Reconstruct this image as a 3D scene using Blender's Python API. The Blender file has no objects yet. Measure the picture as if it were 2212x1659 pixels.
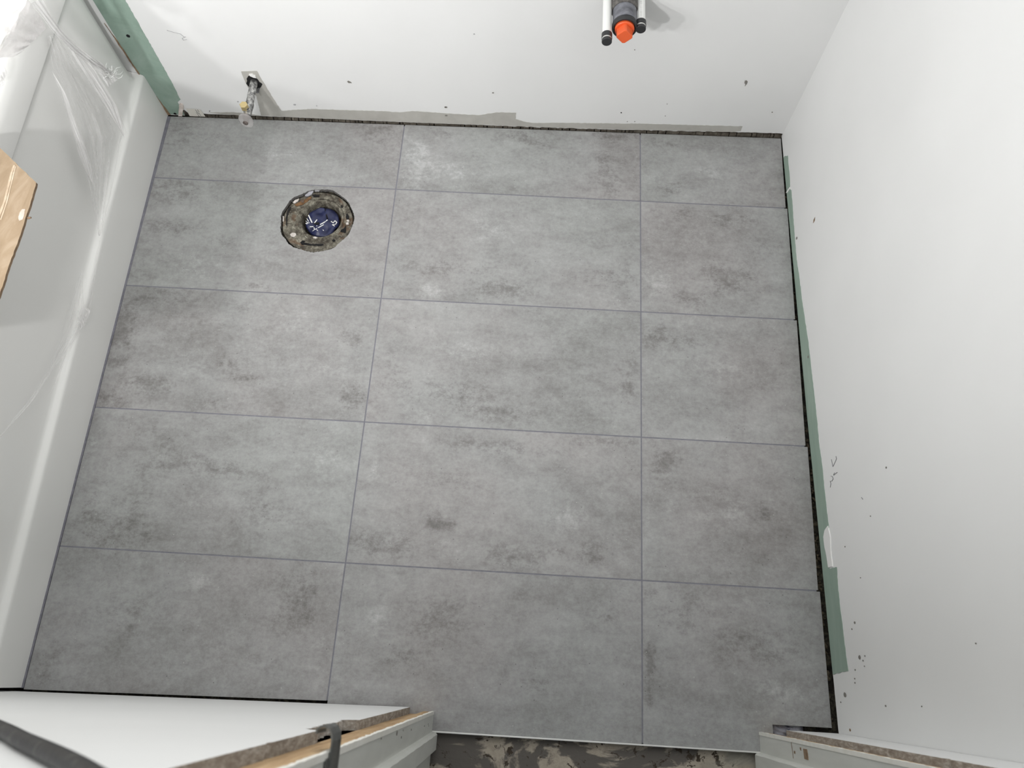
import bpy, bmesh, math, random
import numpy as np
from mathutils import Vector, Matrix
random.seed(7); np.random.seed(7)

# ---------------------------------------------------------------- camera, world, lights
W, H, FPX = 2212.0, 1659.0, 1648.92
CAM = np.array([0.3584911, -1.1309793, 1.6077528])
RV = np.array([-0.37095047, -0.01137047, -0.05711621])
def rodrigues(r):
    th = np.linalg.norm(r); k = r/th
    K = np.array([[0, -k[2], k[1]], [k[2], 0, -k[0]], [-k[1], k[0], 0]])
    return np.eye(3) + math.sin(th)*K + (1-math.cos(th))*K@K
RM = rodrigues(RV)
sc = bpy.context.scene
col = sc.collection
cd = bpy.data.cameras.new('camera'); cam = bpy.data.objects.new('camera', cd); col.objects.link(cam)
m4 = Matrix([list(RM.T[i]) + [CAM[i]] for i in range(3)] + [[0, 0, 0, 1]])
cam.matrix_world = m4
cd.sensor_fit = 'HORIZONTAL'; cd.sensor_width = 36.0; cd.lens = FPX/W*36.0
cd.clip_start = 0.01
cd.dof.use_dof = True; cd.dof.focus_distance = 1.75; cd.dof.aperture_fstop = 9.0
sc.camera = cam
w = bpy.data.worlds.new('world'); sc.world = w; w.use_nodes = True
w.node_tree.nodes['Background'].inputs[0].default_value = (0.93, 0.96, 1.0, 1)
w.node_tree.nodes['Background'].inputs[1].default_value = 0.10
sc.view_settings.view_transform = 'Standard'; sc.view_settings.look = 'None'
sc.view_settings.gamma = 1.0; sc.view_settings.exposure = 0.2
sc.view_settings.use_curve_mapping = False

def area(name, loc, d, size, power, color=(1, 1, 1), size_y=None, spread=math.pi):
    l = bpy.data.lights.new(name, 'AREA'); l.energy = power; l.color = color; l.size = size
    if size_y: l.shape = 'RECTANGLE'; l.size_y = size_y
    l.spread = spread
    o = bpy.data.objects.new(name, l); col.objects.link(o); o.location = loc
    o.rotation_euler = Vector(d).to_track_quat('-Z', 'Y').to_euler()
    return o
LAMPS = [(-0.22, -1.07, 1.17), (-0.64, -1.07, 1.15), (-0.98, -1.07, 1.14)]
LP = (9.2, 8.8, 5.6)
for (x, y, z), p in zip(LAMPS, LP):
    area('lamp_light', (x, y, z), (0.08, 1, 0.12), 0.06, p, (1.0, 0.99, 0.985))
area('fill_light', (0.42, 0.095, 1.93), (0, -1, 0.2), 0.55, 7.5, (0.98, 0.99, 1.0), size_y=0.09)  # added fill lamp out of view, brightens the front wall

# ---------------------------------------------------------------- helpers
def ray(p):
    d = RM.T @ np.array([(p[0]-W/2)/FPX, -(p[1]-H/2)/FPX, -1.0]); return d
def on(p, n, c):                      # point of a real plane n.x = c seen at photo position p
    d = ray(p); n = np.array(n, float); t = (c - n@CAM)/(n@d); return Vector(CAM + t*d)
def FZ(px, py, z=0.0): return on((px, py), (0, 0, 1), z)
def FX(px, py, x): return on((px, py), (1, 0, 0), x)
WB0, WBS = 0.2050, 0.0128             # back wall plane y = WB0 + WBS*x
def yb(x): return WB0 + WBS*x
def BK(px, py, off=0.0): return on((px, py), (-WBS, 1, 0), WB0 - off)
WR0, WRS = 0.9778, -0.0033
def xr(y): return WR0 + WRS*y
def zr_foot(y): return float(np.interp(-y, [-.22, .0, .55, .75, 1.2], [.001, .002, .0035, .009, .0175]))
def RW(px, py, off=0.0): return on((px, py), (1, -WRS, 0), WR0 - off)
WFS = 0.0209; WF0 = -1.1925
def yf(x): return WF0 + WFS*x if x < 0.5 else -1.188

def mat(name, base, rough=0.6, metal=0.0, spec=0.5, **k):
    m = bpy.data.materials.new(name); m.use_nodes = True
    b = m.node_tree.nodes['Principled BSDF']
    b.inputs['Base Color'].default_value = (*base, 1); b.inputs['Roughness'].default_value = rough
    b.inputs['Metallic'].default_value = metal; b.inputs['Specular IOR Level'].default_value = spec
    return m
class NT:
    def __init__(s, m): s.m = m; s.t = m.node_tree; s.b = s.t.nodes['Principled BSDF']; s.o = s.t.nodes['Material Output']
    def n(s, ty, **k):
        x = s.t.nodes.new(ty)
        for a, v in k.items():
            if a.startswith('i_'):
                key = a[2:]; key = int(key) if key.isdigit() else key.replace('_', ' ')
                x.inputs[key].default_value = v
            else: setattr(x, a, v)
        return x
    def l(s, a, b): s.t.links.new(a, b)
    def noise(s, vec, scale, detail=6, rough=0.55, dist=0.0):
        x = s.n('ShaderNodeTexNoise'); x.inputs['Scale'].default_value = scale; x.inputs['Detail'].default_value = detail
        x.inputs['Roughness'].default_value = rough; x.inputs['Distortion'].default_value = dist
        if vec is not None: s.l(vec, x.inputs['Vector'])
        return x.outputs['Fac']
    def ramp(s, fac, stops, interp='LINEAR'):
        r = s.n('ShaderNodeValToRGB'); r.color_ramp.interpolation = interp
        e = r.color_ramp.elements
        while len(e) < len(stops): e.new(0.5)
        for i, (p, c) in enumerate(stops):
            e[i].position = p; e[i].color = (*c, 1) if len(c) == 3 else c
        s.l(fac, r.inputs[0]); return r.outputs[0]
    def math(s, op, a, b=None, clamp=False):
        x = s.n('ShaderNodeMath'); x.operation = op; x.use_clamp = clamp
        for i, v in enumerate((a, b)):
            if v is None: continue
            if isinstance(v, (int, float)): x.inputs[i].default_value = v
            else: s.l(v, x.inputs[i])
        return x.outputs[0]
    def mixc(s, f, a, b, bt='MIX'):
        x = s.n('ShaderNodeMix'); x.data_type = 'RGBA'; x.blend_type = bt
        for i, v in ((0, f), (6, a), (7, b)):
            if isinstance(v, (int, float)): x.inputs[i].default_value = v
            elif isinstance(v, tuple): x.inputs[i].default_value = (*v, 1)
            else: s.l(v, x.inputs[i])
        return x.outputs[2]
    def bump(s, h, strength=0.3, dist=0.002):
        x = s.n('ShaderNodeBump'); x.inputs['Strength'].default_value = strength; x.inputs['Distance'].default_value = dist
        s.l(h, x.inputs['Height']); s.l(x.outputs[0], s.b.inputs['Normal'])
def mottled(name, stops, scale=20, detail=8, rough=0.6, nrough=0.6, metal=0.0, bump=0.2, bdist=0.001, dist=0.3, spec=0.5, stretch=(1, 1, 1)):
    m = mat(name, (0.5, 0.5, 0.5), rough, metal, spec); t = NT(m)
    tc = t.n('ShaderNodeTexCoord'); mp = t.n('ShaderNodeMapping'); mp.inputs['Scale'].default_value = stretch
    t.l(tc.outputs['Object'], mp.inputs['Vector'])
    f = t.noise(mp.outputs[0], scale, detail, nrough, dist)
    t.l(t.ramp(f, stops), t.b.inputs['Base Color'])
    if bump: t.bump(f, bump, bdist)
    return m

def link(name, me, mats, parent=None):
    o = bpy.data.objects.new(name, me); col.objects.link(o)
    if mats is not None:
        for m in (mats if isinstance(mats, (list, tuple)) else [mats]): me.materials.append(m)
    if parent is not None: o.parent = parent
    return o
def tag(o, label=None, cat=None, group=None, kind=None):
    if label: o['label'] = label
    if cat: o['category'] = cat
    if group: o['group'] = group
    if kind: o['kind'] = kind
    return o
def empty(name, loc=(0, 0, 0)):
    o = bpy.data.objects.new(name, None); col.objects.link(o); o.location = loc; o.empty_display_size = 0.02; return o
def pmesh(name, verts, faces, mats, parent=None, smooth=False, recalc=True, mi=None):
    me = bpy.data.meshes.new(name); me.from_pydata([tuple(v) for v in verts], [], faces)
    if recalc:
        bm = bmesh.new(); bm.from_mesh(me); bmesh.ops.recalc_face_normals(bm, faces=bm.faces); bm.to_mesh(me); bm.free()
    if mi is not None:
        for i, v in enumerate(mi): me.polygons[i].material_index = v
    if smooth:
        for p in me.polygons: p.use_smooth = True
    o = link(name, me, mats)
    if parent is not None:
        o.parent = parent; o.matrix_parent_inverse = Matrix.Translation(-Vector(parent.location)) if parent.type == 'EMPTY' else Matrix.Identity(4)
    return o
class MB:
    def __init__(s): s.v = []; s.f = []; s.mi = []
    def add(s, v, f, mi=0):
        k = len(s.v); s.v += [tuple(a) for a in v]; s.f += [tuple(i+k for i in g) for g in f]; s.mi += [mi]*len(f)
    def box(s, a, b, mi=0):
        x0, y0, z0 = a; x1, y1, z1 = b
        s.add([(x0, y0, z0), (x1, y0, z0), (x1, y1, z0), (x0, y1, z0), (x0, y0, z1), (x1, y0, z1), (x1, y1, z1), (x0, y1, z1)],
              [(0, 3, 2, 1), (4, 5, 6, 7), (0, 1, 5, 4), (1, 2, 6, 5), (2, 3, 7, 6), (3, 0, 4, 7)], mi)
    def prism(s, poly, d, mi=0, ms=None):
        n = len(poly); d = Vector(d); P = [Vector(p) for p in poly]
        k = len(s.v); s.v += [tuple(p) for p in P] + [tuple(p+d) for p in P]
        s.f.append(tuple(k+i for i in range(n))); s.mi.append(mi)
        s.f.append(tuple(k+n+i for i in reversed(range(n)))); s.mi.append(mi)
        for i in range(n):
            j = (i+1) % n; s.f.append((k+i, k+j, k+n+j, k+n+i)); s.mi.append(mi if ms is None else ms)
    def tube(s, pts, r, n=12, cap=True, mi=0, up=(0, 0, 1)):
        P = [Vector(p) for p in pts]; rr = r if isinstance(r, (list, tuple)) else [r]*len(P)
        rings = []
        prev = None
        for i, p in enumerate(P):
            t = (P[min(i+1, len(P)-1)] - P[max(i-1, 0)]).normalized()
            if prev is None:
                u = Vector(up)
                if abs(u.dot(t)) > 0.95: u = Vector((1, 0, 0))
            else: u = prev
            u = (u - t*u.dot(t)).normalized(); prev = u; v = t.cross(u)
            rings.append([p + (u*math.cos(a)+v*math.sin(a))*rr[i] for a in [2*math.pi*q/n for q in range(n)]])
        vs = [v for r_ in rings for v in r_]; fs = []
        for i in range(len(P)-1):
            for q in range(n):
                a = i*n+q; b = i*n+(q+1) % n; fs.append((a, b, b+n, a+n))
        if cap: fs.append(tuple(reversed(range(n)))); fs.append(tuple((len(P)-1)*n+q for q in range(n)))
        s.add(vs, fs, mi)
    def lathe(s, prof, c, axis='Z', n=32, sx=1.0, mi=0, cap=True):
        vs = []; c = Vector(c)
        for r, h in prof:
            for q in range(n):
                a = 2*math.pi*q/n; ca, sa = r*math.cos(a), r*math.sin(a)
                vs.append(c + (Vector((ca, sa*sx, h)) if axis == 'Z' else Vector((ca, h, sa*sx))))
        fs = []
        for i in range(len(prof)-1):
            for q in range(n):
                a = i*n+q; b = i*n+(q+1) % n; fs.append((a, b, b+n, a+n))
        if cap: fs.append(tuple(reversed(range(n)))); fs.append(tuple((len(prof)-1)*n+q for q in range(n)))
        s.add(vs, fs, mi)
    def build(s, name, mats, parent=None, smooth=False, bevel=0, recalc=True, auto=None):
        o = pmesh(name, s.v, s.f, mats, parent, smooth, recalc, s.mi)
        if bevel:
            b = o.modifiers.new('bevel', 'BEVEL'); b.width = bevel; b.segments = 2; b.limit_method = 'ANGLE'
        if auto:
            me = o.data
            for p in me.polygons: p.use_smooth = True
            try: me.set_sharp_from_angle(angle=auto)
            except Exception: pass
        return o
def jag(poly, step, amp, closed=True):     # roughen an outline of 3D points
    out = []; n = len(poly)
    for i in range(n if closed else n-1):
        a = Vector(poly[i]); b = Vector(poly[(i+1) % n]); L = (b-a).length; k = max(1, int(L/step))
        for q in range(k):
            p = a.lerp(b, q/k)
            if q: p = p + Vector((random.uniform(-amp, amp), random.uniform(-amp, amp), random.uniform(-amp, amp)))
            out.append(p)
    if not closed: out.append(Vector(poly[-1]))
    return out
def wallpatch(name, pts, mats, parent, proj, off=0.0006, step=0.006, amp=0.0012, th=0.0006):
    """coat or mark lying on a wall plane: outline given where it sits on that wall"""
    P = [proj(x, y, 0.0) for x, y in pts]
    P = jag(P, step, amp) if amp else P
    nrm = Vector((0, -1, 0)) if proj is BK else Vector((-1, 0, 0))
    P2 = []
    for p in P:
        if proj is BK: p = Vector((p.x, yb(p.x), p.z))
        else: p = Vector((xr(p.y), p.y, p.z))
        P2.append(p - nrm*0.0003)
    mb = MB(); mb.prism(P2, nrm*(off+0.0003))
    o = mb.build(name, mats, parent, recalc=True)
    return o
def stroke(mb, pts, wd, nrm, off=0.0004):
    """thin flat line"""
    nrm = Vector(nrm)
    for a, b in zip(pts[:-1], pts[1:]):
        a = Vector(a); b = Vector(b); t = (b-a)
        if t.length < 1e-6: continue
        s = t.normalized().cross(nrm)*wd/2; t = t.normalized()*wd*0.25
        mb.prism([a-s-t, b-s+t, b+s+t, a+s-t], nrm*off)

def ribbon(mb, pts, wd, nrm, off=0.0004, rough_=.25):
    """one continuous thin flat line"""
    nrm = Vector(nrm); P = [Vector(p) for p in pts]; L, R_ = [], []
    Q = []
    for a, b in zip(P[:-1], P[1:]):
        k = max(1, int((b-a).length/.004)); Q += [a.lerp(b, i/k) for i in range(k)]
    Q.append(P[-1])
    for i, p in enumerate(Q):
        t = (Q[min(i+1, len(Q)-1)]-Q[max(i-1, 0)]).normalized(); s = t.cross(nrm)*wd/2*(1+random.uniform(-rough_, rough_))
        L.append(p-s); R_.append(p+s)
    mb.prism(L+R_[::-1], nrm*off)

# ---------------------------------------------------------------- materials
def wall_paint(name, base, amp=0.04):
    m = mat(name, base, 0.55, spec=0.3); t = NT(m)
    tc = t.n('ShaderNodeTexCoord'); v = tc.outputs['Object']
    f = t.noise(v, 2.5, 3, 0.5); g = t.noise(v, 220, 3, 0.6)
    a = tuple(c*(1-amp) for c in base); b = tuple(min(1, c*(1+amp*0.6)) for c in base)
    t.l(t.ramp(f, [(0.3, a), (0.7, b)]), t.b.inputs['Base Color']); t.bump(g, 0.12, 0.0006); return m
M_white = wall_paint('white_wall_paint', (0.80, 0.805, 0.80))
M_white2 = wall_paint('white_wall_paint_warm', (0.84, 0.84, 0.825), 0.02)
M_primer = mottled('grey_bare_primer', [(0.3, (0.42, 0.41, 0.38)), (0.7, (0.50, 0.49, 0.455))], 25, bump=0.1)
M_green = mottled('green_board_paper', [(0.3, (0.225, 0.315, 0.26)), (0.5, (0.275, 0.375, 0.315)), (0.75, (0.34, 0.44, 0.38))], 16, 9, 0.75, 0.65, bump=0.1, dist=0.8)
M_green_r = mottled('green_board_paper_streaked', [(0.25, (0.24, 0.325, 0.27)), (0.55, (0.30, 0.39, 0.33)), (0.85, (0.40, 0.48, 0.42))], 14, 9, 0.7, 0.6, bump=0.1, stretch=(1, .35, 2))
M_gyp = mottled('broken_gypsum_edge', [(0.3, (0.20, 0.165, 0.135)), (0.5, (0.36, 0.32, 0.275)), (0.66, (0.60, 0.57, 0.53))], 150, 8, 0.9, 0.75, bump=0.9, bdist=0.002, stretch=(1, 1, .35))
M_gypw = mottled('plaster_chunk', [(0.3, (0.55, 0.47, 0.42)), (0.7, (0.80, 0.74, 0.70))], 90, 6, 0.9, bump=0.6)
M_torn = mottled('torn_brown_paper', [(0.3, (0.16, 0.10, 0.06)), (0.7, (0.34, 0.24, 0.15))], 120, 6, 0.9, bump=0.5)
M_dark = mottled('dark_cavity', [(0.3, (0.004, 0.004, 0.006)), (0.7, (0.02, 0.018, 0.016))], 60, 4, 0.9, bump=0.3)
M_black = mat('hole_and_fold_black', (0.004, 0.004, 0.005), 0.9)  # near-black colour for the dark inside holes and bag folds
M_sill = mottled('dirty_sill_wood', [(0.3, (0.05, 0.042, 0.034)), (0.55, (0.14, 0.12, 0.10)), (0.8, (0.28, 0.25, 0.21))], 45, 8, 0.9, 0.7, bump=0.6, stretch=(1, 1, 3))
M_gouge = mat('grey_gouge', (0.22, 0.21, 0.19), 0.9)
M_pencil = mat('pencil_graphite', (0.16, 0.16, 0.17), 0.6)
M_pencil2 = mat('faint_pencil_graphite', (0.42, 0.42, 0.43), 0.6)

# floor tile
def tile_mat():
    m = mat('concrete_look_tile', (0.3, 0.3, 0.3), 0.42, spec=0.5); t = NT(m)
    at = t.n('ShaderNodeAttribute'); at.attribute_name = 'tile_coord'; v = at.outputs['Vector']
    st = t.n('ShaderNodeAttribute'); st.attribute_name = 'stain'; s = st.outputs['Fac']
    mp = t.n('ShaderNodeMapping'); mp.inputs['Scale'].default_value = (1, 1.9, 1); t.l(v, mp.inputs['Vector'])
    big = t.noise(mp.outputs[0], 3.0, 8, 0.6, 0.5)
    mid = t.noise(mp.outputs[0], 13, 12, 0.74, 0.15)
    fine = t.noise(v, 110, 8, 0.78, 0.0)
    spk = t.noise(v, 520, 3, 0.6)
    # stain broken up by the finer noises: patchy, never a smooth blob
    m2 = t.noise(v, 38, 10, 0.8, 0.15)
    A_ = t.math('ABSOLUTE', s); sg = t.math('SIGN', s)
    nz = t.math('ADD', t.math('MULTIPLY', t.math('SUBTRACT', mid, 0.5), 2.6), t.math('MULTIPLY', t.math('SUBTRACT', m2, 0.5), 3.4))
    nz = t.math('ADD', nz, t.math('MULTIPLY', t.math('SUBTRACT', fine, 0.5), 1.6))
    nz = t.math('MULTIPLY', nz, sg)
    k = t.math('MULTIPLY', t.math('SUBTRACT', t.math('ADD', A_, nz), 0.24), 1.3, True)
    k = t.math('MULTIPLY', k, t.math('MULTIPLY', A_, 3.0, True))
    ss = t.math('ADD', t.math('MULTIPLY', k, sg), t.math('MULTIPLY', s, 0.25))
    val = t.math('MULTIPLY_ADD', big, 0.8); val.node.inputs[2].default_value = 0.12
    a = t.math('MULTIPLY_ADD', mid, 0.75); a.node.inputs[2].default_value = -0.375
    b = t.math('MULTIPLY_ADD', fine, 0.75); b.node.inputs[2].default_value = -0.375
    c = t.math('MULTIPLY_ADD', m2, 0.70); c.node.inputs[2].default_value = -0.35
    val = t.math('ADD', val, a); val = t.math('ADD', val, b); val = t.math('ADD', val, c)
    e = t.math('MULTIPLY', ss, 0.18); val = t.math('ADD', val, e)
    colr = t.ramp(val, [(0.0, (0.145, 0.141, 0.136)), (0.25, (0.225, 0.221, 0.216)), (0.5, (0.315, 0.315, 0.312)), (0.75, (0.395, 0.399, 0.396)), (1.0, (0.52, 0.527, 0.527))])
    # faint warm / cool drift and dark pits, light flecks
    hue = t.noise(v, 2.1, 4, 0.5)
    tint = t.ramp(hue, [(0.38, (1.02, 0.99, 0.99)), (0.52, (1.0, 1.0, 1.0)), (0.65, (0.985, 1.0, 0.99))])
    colr = t.mixc(1.0, colr, tint, 'MULTIPLY')
    vo = t.n('ShaderNodeTexVoronoi'); vo.inputs['Scale'].default_value = 75; t.l(v, vo.inputs['Vector'])
    pit = t.math('LESS_THAN', vo.outputs['Distance'], 0.085)
    cs = t.n('ShaderNodeSeparateColor'); t.l(vo.outputs['Color'], cs.inputs[0])
    dk = t.math('MULTIPLY', pit, t.math('GREATER_THAN', cs.outputs[0], 0.86)); lt = t.math('MULTIPLY', pit, t.math('LESS_THAN', cs.outputs[0], 0.12))
    colr = t.mixc(t.math('MULTIPLY', dk, 0.6), colr, (0.07, 0.07, 0.065)); colr = t.mixc(t.math('MULTIPLY', lt, 0.45), colr, (0.62, 0.62, 0.6))
    t.l(colr, t.b.inputs['Base Color'])
    t.l(t.ramp(mid, [(0.3, (0.50,)*3), (0.7, (0.38,)*3)]), t.b.inputs['Roughness'])
    t.bump(fine, 0.08, 0.0006)
    return m
M_tile = tile_mat()
M_tile_side = mat('tile_body', (0.16, 0.155, 0.15), 0.8)
M_grout = mottled('blue_grey_grout', [(0.3, (0.185, 0.185, 0.215)), (0.7, (0.24, 0.24, 0.275))], 80, 5, 0.8, bump=0.3)
M_caulk = mottled('violet_grey_sealant', [(0.3, (0.14, 0.14, 0.165)), (0.7, (0.22, 0.215, 0.25))], 50, 4, 0.6, bump=0.2)
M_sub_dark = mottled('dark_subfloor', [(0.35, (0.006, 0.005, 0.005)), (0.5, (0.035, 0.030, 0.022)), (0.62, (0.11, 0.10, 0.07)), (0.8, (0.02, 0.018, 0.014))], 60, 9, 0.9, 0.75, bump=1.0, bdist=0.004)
def subfloor_mat():
    m = mat('glue_stained_subfloor', (0.2, 0.17, 0.13), 0.85); t = NT(m)
    tc = t.n('ShaderNodeTexCoord'); v = tc.outputs['Object']
    mp = t.n('ShaderNodeMapping'); mp.inputs['Scale'].default_value = (1, 1.6, 1); t.l(v, mp.inputs['Vector'])
    a = t.noise(mp.outputs[0], 6, 7, 0.62, 0.7); b = t.noise(v, 38, 9, 0.72, 0.4)
    base = t.ramp(b, [(0.3, (0.30, 0.26, 0.205)), (0.5, (0.42, 0.37, 0.30)), (0.7, (0.52, 0.47, 0.39))])
    d = t.ramp(a, [(0.50, (0,)*3), (0.54, (1,)*3)])
    c = t.mixc(d, base, (0.13, 0.118, 0.105))
    f = t.ramp(b, [(0.575, (0,)*3), (0.60, (1,)*3)])
    c = t.mixc(f, c, (0.05, 0.036, 0.024))
    g = t.ramp(t.noise(mp.outputs[0], 3.3, 5, 0.6, 0.5), [(0.55, (0,)*3), (0.62, (0.7,)*3)])
    c = t.mixc(g, c, (0.34, 0.33, 0.28))
    t.l(c, t.b.inputs['Base Color']); t.bump(b, 0.7, 0.003); return m
M_sub = subfloor_mat()
M_acrylic = mat('grey_white_acrylic', (0.80, 0.80, 0.78), 0.2, spec=0.5)
M_jamb = mottled('brushed_white_jamb_paint', [(0.3, (0.60, 0.61, 0.57)), (0.7, (0.69, 0.70, 0.66))], 14, 6, 0.45, bump=0.25, stretch=(3, 3, .6))
M_lip = mottled('thick_paint_lip', [(0.3, (0.80, 0.79, 0.72)), (0.7, (0.88, 0.87, 0.82))], 60, 6, 0.6, bump=0.5)
M_wood = mottled('bare_pine_wood', [(0.3, (0.33, 0.20, 0.10)), (0.6, (0.52, 0.36, 0.20)), (0.85, (0.62, 0.47, 0.30))], 30, 6, 0.75, bump=0.3, stretch=(3, 3, .3))
M_trimm = mat('pale_metal_edge_trim', (0.80, 0.80, 0.78), 0.35, metal=0.4)

# ---------------------------------------------------------------- floor
TX = [None, 0.0, 0.6126, None]
TY = [None, 0.0, -0.3078, -0.6156, -0.9234, None]
G = 0.0014
def xl(y): return -0.6195 + (0.17 - y)*(0.0215/1.37)      # tile edge beside the tub
right_px = [((1686.5, 298), (1697, 447)), ((1700.5, 449.5), (1717.5, 689)), ((1721, 692), (1740, 962)), ((1744.5, 965), (1767, 1275)), ((1771, 1278), (1797, 1573))]
stains_px = [
 (385,290,60,40,-.4),(815,280,40,30,-.5),(600,340,60,30,.3),(345,300,15,60,.2),
 (365,400,45,12,-.8),(385,425,50,15,-.6),(365,490,50,14,-.6),(480,520,50,15,-.35),(430,580,80,30,.35),(560,620,40,8,-.6),(720,590,30,15,-.3),(310,590,25,30,-.3),(560,460,25,50,-.15),
 (270,690,25,35,-.9),(250,725,35,40,-.7),(245,785,25,15,-1.1),(320,830,55,14,-1.1),(230,870,35,20,-.9),(500,785,50,12,-.7),(760,730,25,20,-.9),(760,855,22,28,-1.),(530,660,30,15,-.5),(370,640,60,20,-.5),(470,875,50,8,-.6),(520,815,40,8,-.6),(430,790,60,30,.3),(640,700,60,30,.3),(700,790,50,20,.3),
 (260,1130,70,60,-.6),(450,1010,120,30,-.4),(580,1110,60,40,-.4),(330,960,60,40,-.2),(700,1000,60,60,.3),(200,960,15,40,.4),(430,1080,40,30,.3),(200,1100,20,60,-.3),
 (640,1300,60,70,-.6),(270,1330,70,60,-.3),(110,1430,30,40,-.5),(435,1258,16,10,1.4),(700,1350,14,100,.5),(540,1440,40,20,-.3),(460,1380,60,30,.2),
 (1130,300,60,15,-.7),(1330,290,60,12,-.6),(1320,350,50,30,-.45),(1320,400,30,20,-.8),(960,290,40,12,-.6),(900,350,30,50,.9),(1000,370,60,20,.4),(1360,370,20,30,.4),(1050,340,40,10,-.3),
 (980,580,110,18,-.5),(1090,625,60,15,-.7),(1330,600,50,25,-.5),(930,630,30,12,.7),(1060,490,60,30,.35),(1350,650,50,10,.5),(1270,500,60,60,.15),
 (960,845,100,22,-.65),(1060,890,80,18,-.65),(860,800,30,30,-.35),(1360,830,15,50,-.7),(1330,890,30,12,-.5),(910,895,40,12,.5),(1280,905,60,10,.4),(1010,760,80,30,.3),(1378,860,5,60,.5),
 (1100,970,140,18,-.6),(1310,955,60,10,-.7),(1000,1040,90,25,-.35),(950,1130,40,20,-.6),(830,1180,60,25,-1.),(1130,1200,90,20,-.9),(1290,1190,50,30,-.5),(808,1020,9,25,1.1),(1230,1120,35,25,.8),(980,1185,50,18,.4),(1350,1190,25,30,.4),(1250,980,30,10,.5),
 (950,1340,60,50,-.5),(870,1420,60,30,-.35),(1140,1480,60,12,-.5),(1310,1330,25,15,-.3),(820,1340,30,40,.4),(728,1400,9,90,.4),(1100,1290,60,20,-.2),
 (1540,375,25,14,.9),(1430,385,30,10,.5),(1450,400,25,20,-.6),(1430,310,30,12,-.4),(1600,400,80,40,-.15),
 (1580,475,60,10,-.7),(1470,465,20,10,-.6),(1570,600,60,30,-.7),(1490,645,40,20,-.7),(1660,540,40,12,-.5),(1410,455,20,8,-.5),(1420,610,35,30,.7),(1520,520,50,20,.2),
 (1420,720,30,30,-.6),(1480,740,60,12,-.6),(1550,800,60,25,.5),(1440,760,25,12,.5),(1500,710,40,15,.4),(1590,920,60,10,-.3),(1640,830,40,20,-.2),
 (1435,1005,30,25,-1.),(1560,1070,60,15,-.5),(1650,1110,40,20,-.4),(1590,1100,25,25,.8),(1450,1095,15,12,.7),(1396,1080,5,90,.5),(1530,1110,25,12,.5),
 (1640,1400,90,40,-.5),(1480,1320,60,40,-.45),(1405,1430,10,35,-1.1),(1410,1280,20,12,-.8),(1402,1500,6,60,-.6),(1680,1490,70,25,.5),(1620,1300,40,10,.3),(1393,1380,4,60,.5)]
ST = []
for (px, py, rx, ry, a) in stains_px:
    c = FZ(px, py); ex = (FZ(px+rx, py)-c).length; ey = (FZ(px, py+ry)-c).length
    ST.append((c.x, c.y, ex, ey, a))
STn = np.array(ST)
def tile_index(x, y):
    cxi = 0 if x < 0 else (1 if x < 0.6126 else 2)
    r = 0
    for k in range(1, 5):
        if y < TY[k]: r = k
    return r, cxi
ST_t = [tile_index(s[0], s[1]) for s in ST]
fv, ff, fm, fst, fco = [], [], [], [], []
def add_tile_block(V, F, rc, mi=0):
    k = len(fv); V = np.array(V)
    st = np.zeros(len(V))
    for s, t in zip(ST, ST_t):
        if t == rc:
            st += s[4]*np.exp(-(((V[:, 0]-s[0])/s[2])**2 + ((V[:, 1]-s[1])/s[3])**2)*0.9)
    off = np.array([rc[0]*3.71+rc[1]*1.93, rc[1]*5.17+rc[0]*0.77, rc[0]*1.3+rc[1]*2.9])
    fv.extend(map(tuple, V)); fst.extend(st); fco.extend(map(tuple, V+off))
    ff.extend([tuple(i+k for i in g) for g in F]); fm.extend([mi]*len(F))
TH = 0.009
def quad_tile(c00, c10, c11, c01, rc, step=0.012, edge=True):
    A = [np.array([*c[:2], 0.0]) for c in (c00, c10, c11, c01)]
    nx = max(2, int(np.linalg.norm(A[1]-A[0])/step)); ny = max(2, int(np.linalg.norm(A[3]-A[0])/step))
    V = []; F = []
    for j in range(ny+1):
        for i in range(nx+1):
            u, v = i/nx, j/ny; V.append((A[0]*(1-u)+A[1]*u)*(1-v)+(A[3]*(1-u)+A[2]*u)*v)
    for j in range(ny):
        for i in range(nx):
            a = j*(nx+1)+i; F.append((a, a+1, a+nx+2, a+nx+1))
    add_tile_block(V, F, rc)
    if edge: side(A, rc)
def side(A, rc):
    n = len(A); V = [np.array(a) for a in A]+[np.array(a)-np.array([0, 0, TH]) for a in A]
    F = [(i, (i+1) % n, n+(i+1) % n, n+i) for i in range(n)]; add_tile_block(V, F, rc, 1)
HOLE = FZ(684.5, 475.5); HOLE_R = 0.0905
yback = lambda x: 0.1960 + 0.0128*x + 0.0042
yfront = -1.2285
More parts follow.
